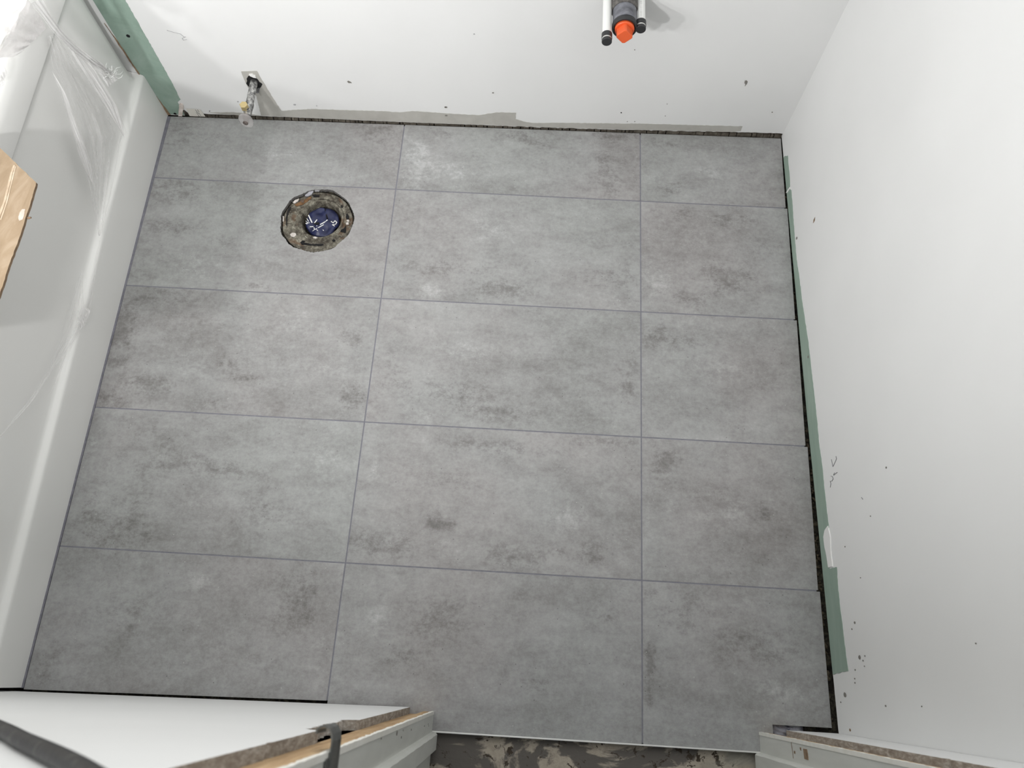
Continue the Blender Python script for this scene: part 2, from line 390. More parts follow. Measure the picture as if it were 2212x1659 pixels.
for r in range(5):
    ty = None if r == 0 else TY[r]-G
    by = TY[r+1]+G if r < 4 else None
    rt, rb = right_px[r]; xrt, xrb = FZ(*rt).x, FZ(*rb).x
    for c in range(3):
        def X(y, sidex):
            if c == 0: return xl(y)+0.0025 if sidex == 0 else -G
            if c == 1: return G if sidex == 0 else 0.6126-G
            if sidex == 0: return 0.6126+G
            t0 = ty if ty is not None else 0.214; b0 = by if by is not None else -1.18
            u = (t0-y)/(t0-b0); return xrt+(xrb-xrt)*u
        yt = [ty if ty is not None else yback(X(0.2, 0)), ty if ty is not None else yback(X(0.2, 1))]
        if r == 4:
            if c == 0: yb_ = [-1.2015, -1.1875]
            elif c == 1: yb_ = [yfront, yfront]
            else: yb_ = [yfront, -1.18]
        else: yb_ = [by, by]
        c00 = (X(yb_[0], 0), yb_[0]); c10 = (X(yb_[1], 1), yb_[1]); c11 = (X(yt[1], 1), yt[1]); c01 = (X(yt[0], 0), yt[0])
        if (r, c) == (1, 0):
            # tile with the round cut-out for the drain flange
            hx, hy = HOLE.x, HOLE.y; NA = 288; V = []; F = []; NR = 46
            corners = [c00, c10, c11, c01]
            angs = sorted([2*math.pi*i/NA for i in range(NA)] + [math.atan2(q[1]-hy, q[0]-hx) % (2*math.pi) for q in corners])
            outer = []
            for a in angs:
                d = np.array([math.cos(a), math.sin(a)]); best = 9
                for i in range(4):
                    p = np.array(corners[i]); q = np.array(corners[(i+1) % 4]); e = q-p
                    den = d[0]*e[1]-d[1]*e[0]
                    if abs(den) < 1e-9: continue
                    wv = p-np.array([hx, hy]); tt = (wv[0]*e[1]-wv[1]*e[0])/den; uu = (wv[0]*d[1]-wv[1]*d[0])/den
                    if tt > 0 and -1e-6 <= uu <= 1+1e-6: best = min(best, tt)
                rin = HOLE_R*(1+0.012*math.sin(5*a+1)+0.012*math.sin(11*a)) + random.uniform(-.0009, .0009)
                rin = min(rin, best-0.0008)
                outer.append(best)
                for j in range(NR+1):
                    rr = rin+(best-rin)*(j/NR)**1.25; V.append((hx+d[0]*rr, hy+d[1]*rr, 0.0))
            n = len(angs)
            for i in range(n):
                i2 = (i+1) % n
                for j in range(NR):
                    F.append((i*(NR+1)+j, i*(NR+1)+j+1, i2*(NR+1)+j+1, i2*(NR+1)+j))
            add_tile_block(V, F, (r, c)); side([(*q, 0.0) for q in corners], (r, c))
            side([V[i*(NR+1)] for i in range(n)], (r, c))
        elif (r, c) == (4, 2):
            xn = FZ(1669, 1567).x; ynl = FZ(1669, 1567).y
            xm = X(-1.1, 1)
            quad_tile((c00[0], ynl), (X(-1.18, 1), -1.1795), c11, c01, (r, c), edge=False)
            un = (xn-c00[0])/(X(-1.18, 1)-c00[0]); ynn = ynl+(-1.1795-ynl)*un
            quad_tile((c00[0], yfront), (xn, yfront), (xn, ynn+2e-5), (c00[0], ynl+2e-5), (r, c), edge=False)
            side([(*q_, 0.0) for q_ in ((c00[0], yfront), (xn, yfront), (xn, ynn), (X(-1.18, 1), -1.1795), c11, c01)], (r, c))
        else:
            quad_tile(c00, c10, c11, c01, (r, c))
me = bpy.data.meshes.new('floor'); me.from_pydata([tuple(map(float, v)) for v in fv], [], ff)
me.materials.append(M_tile); me.materials.append(M_tile_side)
for i, v in enumerate(fm): me.polygons[i].material_index = v
a = me.attributes.new('stain', 'FLOAT', 'POINT'); a.data.foreach_set('value', np.array(fst, dtype=np.float32))
a = me.attributes.new('tile_coord', 'FLOAT_VECTOR', 'POINT'); a.data.foreach_set('vector', np.array(fco, dtype=np.float32).ravel())
floor = link('floor', me, None); floor['kind'] = 'structure'
# grout in the joints (just below the tile faces)
mb = MB()
for k in range(1, 5):
    y = TY[k]; mb.box((xl(y)+.003, y-G*1.05, -TH), (0.969, y+G*1.05, -0.0003))
for x in (0.0, 0.6126):
    yy = -1.187 if x == 0 else -1.2270
    mb.box((x-G*1.05, yy, -TH), (x+G*1.05, yback(x)-.004, -0.0004))
go = mb.build('grout', M_grout, floor)
# sealant along the tub, wide at the back and thin at the front
P0 = [FZ(357, 251, .001), FZ(349, 300, .001), FZ(333, 360, .001), FZ(300, 492, .001), FZ(250, 686, .001), FZ(198, 881, .001), FZ(126, 1180, .001), FZ(49, 1486, .001)]
Wd = [.009, .0075, .0065, .0045, .0030, .0025, .002, .002]
vs, fs = [], []
for p, wd in zip(P0, Wd):
    xa = xl(p.y) - 0.0035; vs += [(xa, p.y, .0016), (xa+0.002+wd*.7+.0015, p.y, .0010), (xa+.0025+wd*.7+.0015, p.y, -.004), (xa, p.y, -.006)]
for i in range(len(P0)-1):
    for j in range(4): fs.append((i*4+j, i*4+(j+1) % 4, i*4+4+(j+1) % 4, i*4+4+j))
fs.append((0, 1, 2, 3)); k = 4*(len(P0)-1); fs.append((k+3, k+2, k+1, k))
pmesh('joint_sealant', vs, fs, M_caulk, floor)
# setting bed under the tiles with a round opening, and hall floor
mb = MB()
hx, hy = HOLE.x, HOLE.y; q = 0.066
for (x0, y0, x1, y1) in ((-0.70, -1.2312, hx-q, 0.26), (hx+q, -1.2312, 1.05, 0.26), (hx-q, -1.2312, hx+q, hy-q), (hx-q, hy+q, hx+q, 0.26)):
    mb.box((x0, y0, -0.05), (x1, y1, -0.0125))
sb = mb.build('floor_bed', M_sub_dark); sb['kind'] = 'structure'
mb = MB(); mb.box((-0.6, -2.6, -0.05), (1.6, -1.2316, -0.016))
hf = mb.build('floor_hall', M_sub); hf['kind'] = 'structure'
# broken mortar crumbs in the joint by the right wall and by the door
bm = bmesh.new()
for i in range(150):
    y = random.uniform(-1.18, 0.2)
    if random.random() < 0.85 and y > -0.55: continue
    p = Vector((random.uniform(0.9765, 0.984), y, -0.0125+random.uniform(0, .003)))
    mtx = Matrix.Translation(p) @ Matrix.Rotation(random.random()*3, 4, Vector((random.random(), random.random(), 1)).normalized()) @ Matrix.Diagonal((random.uniform(.002, .004), random.uniform(.003, .009), random.uniform(.002, .004), 1))
    bmesh.ops.create_icosphere(bm, subdivisions=1, radius=1, matrix=mtx)
me = bpy.data.meshes.new('mortar_crumbs'); bm.to_mesh(me); bm.free()
M_crumb = mottled('brown_crumbs', [(0.3, (0.035, 0.028, 0.018)), (0.7, (0.17, 0.14, 0.09))], 90, 6, 0.95, bump=0.6)
cr = link('mortar_crumbs', me, M_crumb); cr['kind'] = 'stuff'; tag(cr, 'brown mortar crumbs lying in the gap along the right wall', 'rubble')

# ---------------------------------------------------------------- walls
ZT = 2.40
# back wall board with cut bottom edge
XBL, XBR = -1.42, 0.985
def zb(x): return float(np.interp(x, [-.56, -.3, 0, .45, .62, .97], [.009, .008, .0045, .004, .007, .0145]))
bot = [(-1.42, 0.0), (-0.5775, 0.0), (-0.5770, 0.018), (-0.571, 0.022), (-0.566, 0.012)]
x = -0.56
while x < 0.97:
    rough_ = 0.0005 if x < 0.25 or x > 0.97 else (0.0022 if 0.28 < x < 0.45 else 0.0012)
    bot.append((x, zb(x)+random.uniform(-rough_, rough_))); x += 0.008
bot.append((XBR, 0.012))
poly = [Vector((x, yb(x), z)) for x, z in bot] + [Vector((XBR, yb(XBR), ZT)), Vector((XBL, yb(XBL), ZT))]
mb = MB(); mb.prism(poly, (0, 0.0125, 0), 0, 1)
wb = mb.build('wall_back', [M_white, M_gyp]); wb['kind'] = 'structure'
# cover behind the board: sill plate seen through the gap under the board
mb = MB(); mb.prism([Vector((-1.42, yb(-1.42)+.0128, -.04)), Vector((1.1, yb(1.1)+.0128, -.04)), Vector((1.1, yb(1.1)+.0128, .09)), Vector((-1.42, yb(-1.42)+.0128, .09))], (0, .08, 0))
sp_ = mb.build('sill_plate', M_sill, wb)
x0 = -0.558; v = []
mb = MB()
while x0 < 0.97:       # rough mortar ridge in the gap, at the foot of the board
    h = 0.0015+random.random()*0.002 + (0.004 if x0 > 0.66 else 0)
    x1 = x0+random.uniform(.006, .02)
    mb.box((x0, yb(x0)+.002, -.0125), (x1, yb(x0)+.0125, -.003+h)); x0 = x1+random.uniform(0, .003)
mb.build('mortar_ridge', mottled('gap_mortar', [(0.3, (0.05, 0.04, 0.03)), (0.6, (0.17, 0.15, 0.12)), (0.8, (0.30, 0.27, 0.23))], 50, 7, 0.95, bump=0.8), wb)
# bare green board strip beside the tub
gp = [BK(205-30*0.633/1.0, -47, 0), BK(205, 0), BK(258, 82), BK(305, 158), BK(330, 195), BK(358, 244)]
xg0 = -0.634
P = [(xg0, 2.38), (xg0, 0.135), (-0.626, 0.10), (-0.6235, 0.04), (-0.615, 0.003), (-0.5775, 0.003), (-0.5765, 0.05)]
zz = 0.06
while zz < 0.6: P.append((-0.5665+0.012*(zz < .1)*0 + random.uniform(-.0007, .0007) - 0.004*math.exp(-((zz-.05)/.05)**2)+.005, zz)); zz += .006
P.append((-0.5615, 2.38))
mb = MB(); mb.prism([Vector((a, yb(a)+.0003, b)) for a, b in P], (0, -0.0011, 0)); mb.build('bare_green_strip', M_green, wb)
P = [(-0.640, 0.30), (-0.6325, 0.22), (-0.631, 0.16), (-0.6285, 0.12), (-0.624, 0.085), (-0.6195, 0.04), (-0.6140, 0.002), (-0.622, 0.001), (-0.628, .05), (-.632, .1)]
mb = MB(); mb.prism(jag([Vector((a, yb(a)-.0003, b)) for a, b in P], .008, .0008), (0, -0.0016, 0)); mb.build('torn_paper_edge', M_torn, wb)
# screw holes in green strip
def disc_on(name, px, py, r, mat_, parent, proj, sz=1.0, off=0.0013):
    c = proj(px, py, 0.0); n = 20; pts = []
    for i in range(n):
        a = 2*math.pi*i/n; j = 1+random.uniform(-.12, .12)
        if proj is BK: pts.append(Vector((c.x+r*j*math.cos(a), yb(c.x)-.0002, c.z+r*j*sz*math.sin(a))))
        else: pts.append(Vector((xr(c.y)-.0002, c.y+r*j*math.cos(a), c.z+r*j*sz*math.sin(a))))
    mb = MB(); mb.prism(pts, (0, -off, 0) if proj is BK else (-off, 0, 0)); return mb.build(name, mat_, parent)
disc_on('screw_hole', 277, 77, .0042, M_black, wb, BK)
disc_on('screw_hole', 378.5, 245, .0035, M_black, wb, BK)
# bare grey primer band along the foot of the wall
band = [(521,154),(555,153),(562,166),(575,187),(590,212),(608,239),(640,237),(674,235),(740,237.5),(824,239.6),(863,242.5),(892,239.6),(971,245),(1034,248.6),(1073,242.5),(1115,243.4),(1113.6,257),(1130,262),(1152,265.5),(1200,265),(1290,266),(1390,267),(1500,270),(1604,272.6),(1600,283)]
foot = [(x, None) for x in (1590, 1390, 1200, 1040, 870, 700, 600)]
P = [BK(x, y) for x, y in band]
bx = [BK(x, 270).x for x, _ in foot]
P += [Vector((x, yb(x), zb(x)+.001)) for x in bx]
P += [Vector((BK(560, 240).x, 0, 0.012)), BK(553, 205), BK(540, 195), BK(530, 178)]
P = jag(P, .005, .0007)
mb = MB(); mb.prism([Vector((p.x, yb(p.x)+.0003, p.z)) for p in P], (0, -.0009, 0)); mb.build('bare_primer_band', M_primer, wb)
P = [BK(x, y) for x, y in [(385, 243), (440, 236), (505, 240), (560, 246), (520, 250), (450, 246)]]
wallpatch('bare_primer_band', [(450,243),(500,242),(535,245),(560,249),(575,250),(535,249),(480,247)], M_primer, wb, BK, amp=.0006)
# hole round the supply pipe
hole_px = [(533,169),(536,164),(540,162.5),(548,165),(556,170),(560,176),(567,181),(564,187),(560,193),(556,199),(550,196),(541,189),(536,185),(532,180),(534,174)]
wallpatch('pipe_hole', hole_px, M_black, wb, BK, off=.0016, step=.004, amp=.0006)
wallpatch('plaster_rim', [(538,159),(545,158),(552,162),(554,167),(548,166),(541,163)], M_white2, wb, BK, off=.003, step=.003, amp=.0006)
wallpatch('plaster_smear', [(556,190),(561,188),(559,199),(556,201),(553,199)], mottled('smeared_grey', [(0.3, (0.10, 0.10, 0.11)), (0.7, (0.25, 0.25, 0.26))], 80), wb, BK, off=.0018, step=.004, amp=.0004)
for (x, y, r, mm) in [(963,231,.0035,M_gouge),(964,249,.0035,M_gouge),(962.5,230.5,.0016,M_black),(964.5,249,.0016,M_black),(1342,243,.0016,M_black),(1065,200,.0022,M_gouge),(1668,242,.0016,M_gouge),(1437,250,.001,M_gouge),(1371,262,.001,M_gouge),(1355,262,.001,M_gouge),(514,219,.0022,M_pencil2),(636.5,225.5,.0030,M_pencil2),(638,225.5,.0012,M_pencil),(684,228,.0014,M_pencil2),(453,239.5,.0016,M_pencil),(1371,107,.0012,M_gouge),(1024,73,.0016,M_pencil2),(1441,224,.001,M_gouge)]:
    disc_on('screw_hole' if mm is M_black else 'chip_mark', x, y, r, mm, wb, BK, .7, off=.0014)
wallpatch('wall_gouge', [(1609,174),(1613,173.5),(1615,176),(1613,181),(1609,186),(1610,181),(1608,179)], M_gouge, wb, BK, off=.0010, step=.003, amp=.0004)
wallpatch('wall_gouge', [(750,176),(752,174),(758,177),(760,179),(753,179)], M_gouge, wb, BK, off=.0010, step=.003, amp=.0003)
mb = MB(); z8 = lambda a, b: BK(180+a/5.925, b/5.925)
stroke(mb, [z8(1070,385), z8(1160,412), z8(1240,430), z8(1290,470), z8(1310,470), z8(1265,488), z8(1280,510), z8(1325,505)], .0007, (0, -1, 0), .0011)
mb.build('pencil_mark', M_pencil2, wb)

# right wall board
ys = [0.2205]; yv = 0.2205
pl = []
y = 0.2205
while y > -1.30:
    z = zr_foot(y) + random.uniform(-.0006, .0006); pl.append(Vector((xr(y), y, z))); y -= .02
pl.append(Vector((xr(-1.3), -1.3, .02))); pl += [Vector((xr(-1.3), -1.3, ZT)), Vector((xr(0.2205), 0.2205, ZT))]
mb = MB(); mb.prism(pl, (0.0125, 0, 0), 0, 1)
wr = mb.build('wall_right', [M_white, M_gyp]); wr['kind'] = 'structure'
mb = MB(); mb.box((0.9945, -1.30, -.05), (1.06, 0.30, 0.06)); mb.build('sill_plate', M_sub_dark, wr)
grn = [(1695,338),(1702,336),(1704,360),(1706,380),(1707,403),(1703,408),(1709.5,411),(1712,440),(1716,500),(1721,560),(1727,600),(1733,650),(1739,690),(1746,735),(1752,790),(1759,850),(1765,905),(1770,960),(1777,1010),(1781,1055),(1786,1100),(1791,1140),(1784,1143),(1781,1160),(1784,1185),(1788,1205),(1792,1229),(1808,1225),(1810,1260),(1815,1310),(1819,1340),(1824,1385),(1830,1430),(1833,1450),(1820,1451),(1803,1457)]
P = [RW(x, y) for x, y in grn]
P = jag(P, .006, .0009, closed=False)
for yy in np.linspace(P[-1].y, P[0].y, 40):
    P.append(Vector((xr(yy), float(yy), 0.0008+zr_foot(float(yy)))))
mb = MB(); mb.prism([Vector((xr(p.y)+.0003, p.y, max(p.z, .002))) for p in P], (-.0011, 0, 0)); mb.build('bare_green_strip', M_green_r, wr)
wallpatch('paint_sliver', [(1699,416),(1707,404),(1710,410),(1707,408),(1701,417)], M_white2, wr, RW, off=.0016, step=.01, amp=0)
wallpatch('plaster_smear', [(1790,1136),(1783,1146),(1780.5,1160),(1783,1182),(1787,1200),(1791,1226),(1800,1224),(1796,1190),(1795,1160)], M_white2, wr, RW, off=.0022, step=.008, amp=.0006)
for (x, y, r, mm) in [(1746.5,771,.0030,M_gouge),(1721.5,514.5,.0030,M_gouge),(1826,1501,.0042,M_gouge),(1817,1517,.0013,M_gouge),(1857.5,1420,.0035,M_gouge),(1869,1417,.0013,M_gouge),(1865,1427,.0013,M_gouge),(1868,1439,.0010,M_gouge),(1848,1447,.0013,M_gouge),(1847,1466,.0013,M_gouge),(1847.5,1475,.0013,M_gouge),(1841,1359,.0014,M_gouge),(1847,1345,.0022,M_gouge),(1837,1577,.0022,M_torn),(1914,1525,.0016,M_gouge),(1992,1526,.001,M_gouge),(1915,1010,.0016,M_gouge),(1826,1181,.0012,M_gouge),(1881,1115,.001,M_gouge),(1859.5,1248,.001,M_gouge),(2109,1390,.001,M_gouge)]:
    disc_on('chip_mark', x, y, r, mm, wr, RW, 1.2, off=.0010)
wallpatch('wall_gouge', [(1757,482),(1758,475),(1761,469),(1760,477)], M_torn, wr, RW, off=.0008, step=.01, amp=0)
mb = MB(); z5 = lambda a, b: RW(1650+a/3.772, 700+b/3.772)
for pts in ([(590,1078),(594,1100),(565,1162),(552,1103)], [(600,1208),(570,1232)], [(578,1212),(570,1228)], [(548,1238),(562,1243),(567,1262),(556,1280),(542,1280),(548,1300),(543,1330)], [(798,1413),(808,1428)]):
    stroke(mb, [z5(*p) for p in pts], .0007, (-1, 0, 0), .0009)
mb.build('pencil_mark', M_pencil, wr)

# front wall boards either side of the doorway
DZ = 2.05
def edge_line(xc, jl, y, ztop, notch=None, sgn=1):
    out = []; z = .012
    while z < ztop:
        x = xc+random.uniform(-jl, jl)
        if notch:
            for (za, zb_, dep) in notch:
                if za < z < zb_: x -= sgn*dep*(0.6+0.6*random.random())*min(1, (z-za)/.008, (zb_-z)/.008)
        out.append((x, z)); z += .006 if z < 1.3 else .05
    return out
zn = [FX(772, 1570, 0.1646).z, FX(690, 1594, 0.1646).z]
mb = MB()
ed = edge_line(0.1646, .0003, 0, DZ, [(zn[0]-.01, zn[1]+.006, .018), (zn[1]+.17, zn[1]+.185, .003)], 1)
P = [Vector((x, yf(x), z)) for x, z in ed] + [Vector((0.1646, yf(.1646), ZT)), Vector((-1.42, yf(-1.42), ZT)), Vector((-1.42, yf(-1.42), .002))]
mb.prism(P, (0, -.0125, 0), 0, 1)
zr = [FX(2032, 1635, .8845).z, FX(2070, 1642, .8845).z]
ed = edge_line(0.8845, .0003, 0, DZ, [(zr[0], zr[0]+.02, .006), (zr[0]+.035, zr[0]+.05, .004)], -1)
P = [Vector((x, -1.188, z)) for x, z in ed] + [Vector((0.8845, -1.188, ZT)), Vector((0.981, -1.188, ZT)), Vector((0.981, -1.188, .012))]
mb.prism(P, (0, -.0125, 0), 0, 1)
mb.box((0.1646, -1.2012, DZ), (0.8845, -1.189, ZT))
wf = mb.build('wall_front', [M_white, M_gyp]); wf['kind'] = 'structure'
mb = MB(); mb.box((-1.42, -1.33, -.02), (0.150, -1.2215, ZT)); mb.box((0.895, -1.33, -.02), (1.06, -1.2045, ZT)); mb.box((0.150, -1.33, DZ+.03), (0.895, -1.2045, ZT))
mb.build('wall_core', M_dark, wf)
# outer walls that close the room
mb = MB(); mb.box((-1.46, -1.33, -.05), (-1.42, 0.24, ZT)); wl = mb.build('wall_left', M_white); wl['kind'] = 'structure'
mb = MB(); mb.box((-1.46, -1.33, ZT), (1.06, 0.30, ZT+.05)); ce = mb.build('ceiling', M_white); ce['kind'] = 'structure'

# door frame
door = empty('door_1', (0.52, -1.25, 0)); door['kind'] = 'structure'
def wav(xc, a, n=40, z1=DZ): return [(xc+random.uniform(-a, a), z1*i/n) for i in range(n+1)]
def jamb(xf, sgn):      # sgn +1: face looks to +X (left jamb)
    # painted jamb board, with bare pine edge toward the room, door stop and paint lip
    xi = xf - sgn*0.019
    mb = MB(); mb.box((min(xi, xf), -1.31, -.012), (max(xi, xf), -1.1965, DZ)); jb = mb.build('jamb', M_jamb, door, bevel=.001)
    mb = MB(); x2 = xf - sgn*0.046
    mb.box((min(xi, x2), -1.2200, -.012), (max(xi, x2), -1.2010, DZ))
    xa, xb = xf-sgn*.0005, xf-sgn*.0195; mb.box((min(xa, xb), -1.1964, -.0), (max(xa, xb), -1.1953, DZ))
    mb.build('bare_wood_edge', M_wood, jb)
    # lip of thick old paint
    vs, fs = [], []; n = 190
    for i in range(n+1):
        z = -.0+1.9*i/n; d = .0025+.0022*abs(math.sin(i*1.7)*math.sin(i*.37)) + random.uniform(0, .0012)
        xo = xf+sgn*.0010; xn = xf-sgn*d
        vs += [(xo, -1.2000, z), (xo, -1.1940+random.uniform(-.0004, .0004), z), (xn, -1.1940+random.uniform(-.0004, .0004), z), (xn, -1.1958, z)]
    for i in range(n):
        for j in range(4): fs.append((i*4+j, i*4+(j+1) % 4, i*4+4+(j+1) % 4, i*4+4+j))
    fs.append((0, 1, 2, 3)); fs.append((n*4+3, n*4+2, n*4+1, n*4))
    pmesh('paint_lip', vs, fs, M_lip, jb)
    mb = MB(); xs = xf+sgn*.0105
    vs, fs = [], []; n = 60
    prof = [(xf-sgn*.001, -1.2300), (xs-sgn*.004, -1.2310), (xs, -1.2345), (xs, -1.2610), (xs-sgn*.003, -1.2640), (xf-sgn*.001, -1.2650)]
    for i in range(n+1):
        z = DZ*i/n
        for k, (px_, py_) in enumerate(prof): vs.append((px_, py_+(random.uniform(-.0006, .0006) if k in (1, 2) else 0), z))
    m_ = len(prof)
    for i in range(n):
        for j in range(m_): fs.append((i*m_+j, i*m_+(j+1) % m_, (i+1)*m_+(j+1) % m_, (i+1)*m_+j))
    fs.append(tuple(range(m_))); fs.append(tuple(n*m_+j for j in reversed(range(m_))))
    pmesh('door_stop', vs, fs, M_jamb, jb)
    # white caulk bead where stop meets jamb
    return jb
jl_ = jamb(0.2095, 1); jr_ = jamb(0.8365, -1)
mb = MB(); mb.box((0.2095, -1.31, DZ-.02), (0.8365, -1.197, DZ)); mb.build('door_head', M_jamb, door)
# marks on the right jamb: crack and worn paint
mb = MB(); J = lambda px, py: FX(px, py, 0.8365-.0003)
z5b = lambda a, b: J(1560+a/7.373, 1520+b/7.373)
stroke(mb, [z5b(1098,550), z5b(1106,650), z5b(1122,760), z5b(1135,870)], .0009, (-1, 0, 0), .0005)
mb.build('jamb_crack', M_torn, jr_)
def jpatch(pts, name, m_):
    P = jag([z5b(*p) for p in pts], .003, .0005); P = [Vector((0.8368, p.y, p.z)) for p in P]
    mb = MB(); mb.prism(P, (-.0009, 0, 0)); return mb.build(name, m_, jr_)
jpatch([(1290,715),(1350,725),(1365,800),(1375,900),(1310,880),(1300,800)], 'worn_paint_patch', M_torn)
jpatch([(1235,695),(1255,700),(1258,750),(1242,735)], 'worn_paint_patch', M_torn)
jpatch([(1145,750),(1160,755),(1165,795),(1145,790)], 'worn_paint_patch', M_torn)
mb = MB(); z4 = lambda a, b: FX(400+a/3.687, 1400+b/3.687, 0.2095)
for (a, b, r) in [(1735,655,.0012),(1800,650,.0014),(1905,620,.0012),(1935,605,.0014),(1938,620,.0010),(1685,678,.0030),(1720,710,.0018),(1560,720,.0010)]:
    c = z4(a, b); mb.prism([Vector((0.2093, c.y+r*math.cos(q), c.z+r*1.6*math.sin(q))) for q in [k*math.pi/4 for k in range(8)]], (.0008, 0, 0))
mb.build('chip_mark', M_gouge, jl_)
# metal strip at the tile edge
mb = MB(); mb.box((0.2095, -1.2318, -.0155), (0.8365, -1.2288, .0012)); t1 = mb.build('trim_1', M_trimm, bevel=.0006); t1['kind'] = 'structure'

# ---------------------------------------------------------------- bathtub
tub = empty('bathtub', (-1.0, -0.5, 0)); tag(tub, 'white acrylic bathtub with a stepped apron, along the left side of the floor', 'bathtub')
def ty_list():
    L = [0.1975, 0.192, 0.186, 0.180, 0.172, 0.160]
    y = 0.14
    while y > -1.19: L.append(y); y -= 0.04
    L += [-1.1985]; return L
prof_n = None
def apron_prof(y):
    u = (0.18-y)/(0.18+1.08); zr_ = 0.142 - 0.036*u
    xb = xl(y)-0.0035 + 0.0015
    e = max(0.0, min(1.0, (y-0.168)/0.028)); e = e*e*(3-2*e)*0.030      # panel falls away beside the wall
    r = [(0.0, 0.0), (0.0, 0.01), (-.0005, zr_-.035), (-.0005, zr_-.010), (-.0010, zr_-.005), (-.0028, zr_-.0015), (-.0065, zr_+.0005), (-.0112, zr_+.0025),
         (-.0140, zr_+.005), (-.0155-e*.6, zr_+.011), (-.0165-e, zr_+.022), (-.0165-e, zr_+.07), (-.0150-e*.9, .36), (-.0125-e*.7, .425), (-.0115-e*.5, .4425),
         (-.003, .4445), (0.0005, .447), (.002, .452), (.003, .495), (.001, .512), (-.006, .524), (-.016, .530), (-.03, .532), (-.085, .532), (-.105, .529), (-.118, .518), (-.125, .49), (-.16, .25), (-.19, .17), (-.25, .135), (-.40, .125)]
    return [(xb+a, z) for a, z in r]
vs, fs = [], []; L = ty_list(); n = len(apron_prof(0))
for y in L:
    for (x, z) in apron_prof(y):
        yy = y
        vs.append((x, min(yy, yb(x)-.001) if z < .6 else yy, z))
for i in range(len(L)-1):
    for j in range(n-1): fs.append((i*n+j, i*n+j+1, (i+1)*n+j+1, (i+1)*n+j))
ap = pmesh('apron', vs, fs, M_acrylic, tub, smooth=True)
sol = None
mb = MB()       # far side, ends and floor of the basin
mb.box((-1.415, -1.195, .48), (-1.30, 0.19, .532)); mb.box((-1.30, 0.10, .48), (-0.745, 0.187, .530)); mb.box((-1.30, -1.195, .48), (-0.735, -1.09, .530))
mb.box((-1.30, -1.09, .118), (-0.95, 0.10, .124)); mb.box((-1.31, -1.10, .118), (-1.295, 0.11, .50)); mb.box((-1.30, 0.10, .118), (-0.75, 0.115, .50)); mb.box((-1.30, -1.105, .118), (-0.75, -1.09, .50))
mb.build('basin', M_acrylic, tub, bevel=.004)
for (x, y, r) in [(112, 871, .0022), (103, 705+600-600, .0014), (86, 1012, .001)]:
    pass
# ---------------------------------------------------------------- cardboard on the rim
M_card = mottled('brown_cardboard', [(0.3, (0.225, 0.162, 0.100)), (0.5, (0.27, 0.198, 0.127)), (0.7, (0.33, 0.255, 0.178))], 22, 8, 0.85, 0.6, bump=0.15, dist=1.2, stretch=(1.5, .6, 1))
M_cardedge = mottled('cardboard_cut_edge', [(0.3, (0.12, 0.075, 0.045)), (0.7, (0.22, 0.15, 0.09))], 150, 3, 0.9, bump=0.5)
M_crease = mottled('worn_crease', [(0.3, (0.38, 0.29, 0.20)), (0.7, (0.52, 0.43, 0.33))], 60, 6, 0.85)
cb = empty('cardboard_sheet', (-0.9, -0.5, .5325)); tag(cb, 'torn brown cardboard sheet lying across the bathtub rim', 'cardboard')
ZC = 0.538
edge_px = [(-8, 311), (0, 320), (20, 338), (46, 364), (78, 394), (77, 401), (71, 420), (63, 448), (55, 470), (51, 486), (43, 510), (34, 534), (22, 566), (0, 633), (-40, 740)]
P = [FZ(x, y, ZC) for x, y in edge_px]
P = jag(P, .006, .0005, closed=False)
P = [Vector((-1.36, -.05, ZC))] + P + [Vector((-1.36, P[-1].y-.05, ZC))]
P = [Vector((p.x, p.y, ZC)) for p in P]
mb = MB(); mb.prism(P, (0, 0, -.005), 0, 1); mb.build('sheet', [M_card, M_cardedge], cb)
mb = MB()
for pts, wd in (([(31, 357), (25, 375), (19, 400), (11, 432), (4, 452), (-6, 480)], .0035), ([(34, 360), (29, 378), (24, 400), (14, 440), (2, 475)], .0022)):
    ribbon(mb, [Vector(FZ(x, y, ZC)) for x, y in pts], wd, (0, 0, 1), .0006)
mb.build('crease', M_crease, cb)
P = jag([FZ(x, y, ZC) for x, y in [(43, 459), (48, 452), (55, 452), (52, 466), (49, 474), (42, 477), (40, 468)]], .004, .0008)
mb = MB(); mb.prism([Vector((p.x, p.y, ZC-.0001)) for p in P], (0, 0, .0005)); mb.build('torn_spot', mottled('torn_liner', [(0.3, (0.42, 0.33, 0.27)), (0.7, (0.55, 0.46, 0.41))], 80), cb)
mb = MB(); mb.tube([FZ(52, 468, ZC-.003), FZ(58, 471, ZC-.004), FZ(62, 471, ZC-.003), FZ(67, 470, ZC-.002)], [.0015, .0014, .0022, .0014], 6); mb.build('torn_flap', M_cardedge, cb)

# ---------------------------------------------------------------- plastic film
def film_mat(name, lo, hi, scale, stretch, spec=0.6, tint=(0.93, 0.92, 0.915)):
    m = mat(name, tint, 0.28, spec=spec); t = NT(m)
    t.b.inputs['Coat Weight'].default_value = 0.3
    uv = t.n('ShaderNodeUVMap'); mp = t.n('ShaderNodeMapping'); mp.inputs['Scale'].default_value = stretch; t.l(uv.outputs[0], mp.inputs['Vector'])
    f = t.noise(mp.outputs[0], scale, 5, 0.6, 0.8)
    al = t.ramp(f, [(0.40, (lo,)*3), (0.52, ((lo+hi)*.45,)*3), (0.62, (hi,)*3)])
    t.l(al, t.b.inputs['Alpha']); t.bump(f, 0.35, 0.005); return m
M_film = film_mat('clear_plastic_film', 0.04, 0.42, 2.4, (1, 3.2, 1))
M_film2 = film_mat('gathered_plastic_film', 0.35, 0.85, 2.0, (1, 3, 1))
M_film3 = film_mat('cloudy_plastic_film', 0.55, 0.85, 2.0, (1, 2, 1), tint=(0.76, 0.735, 0.73))
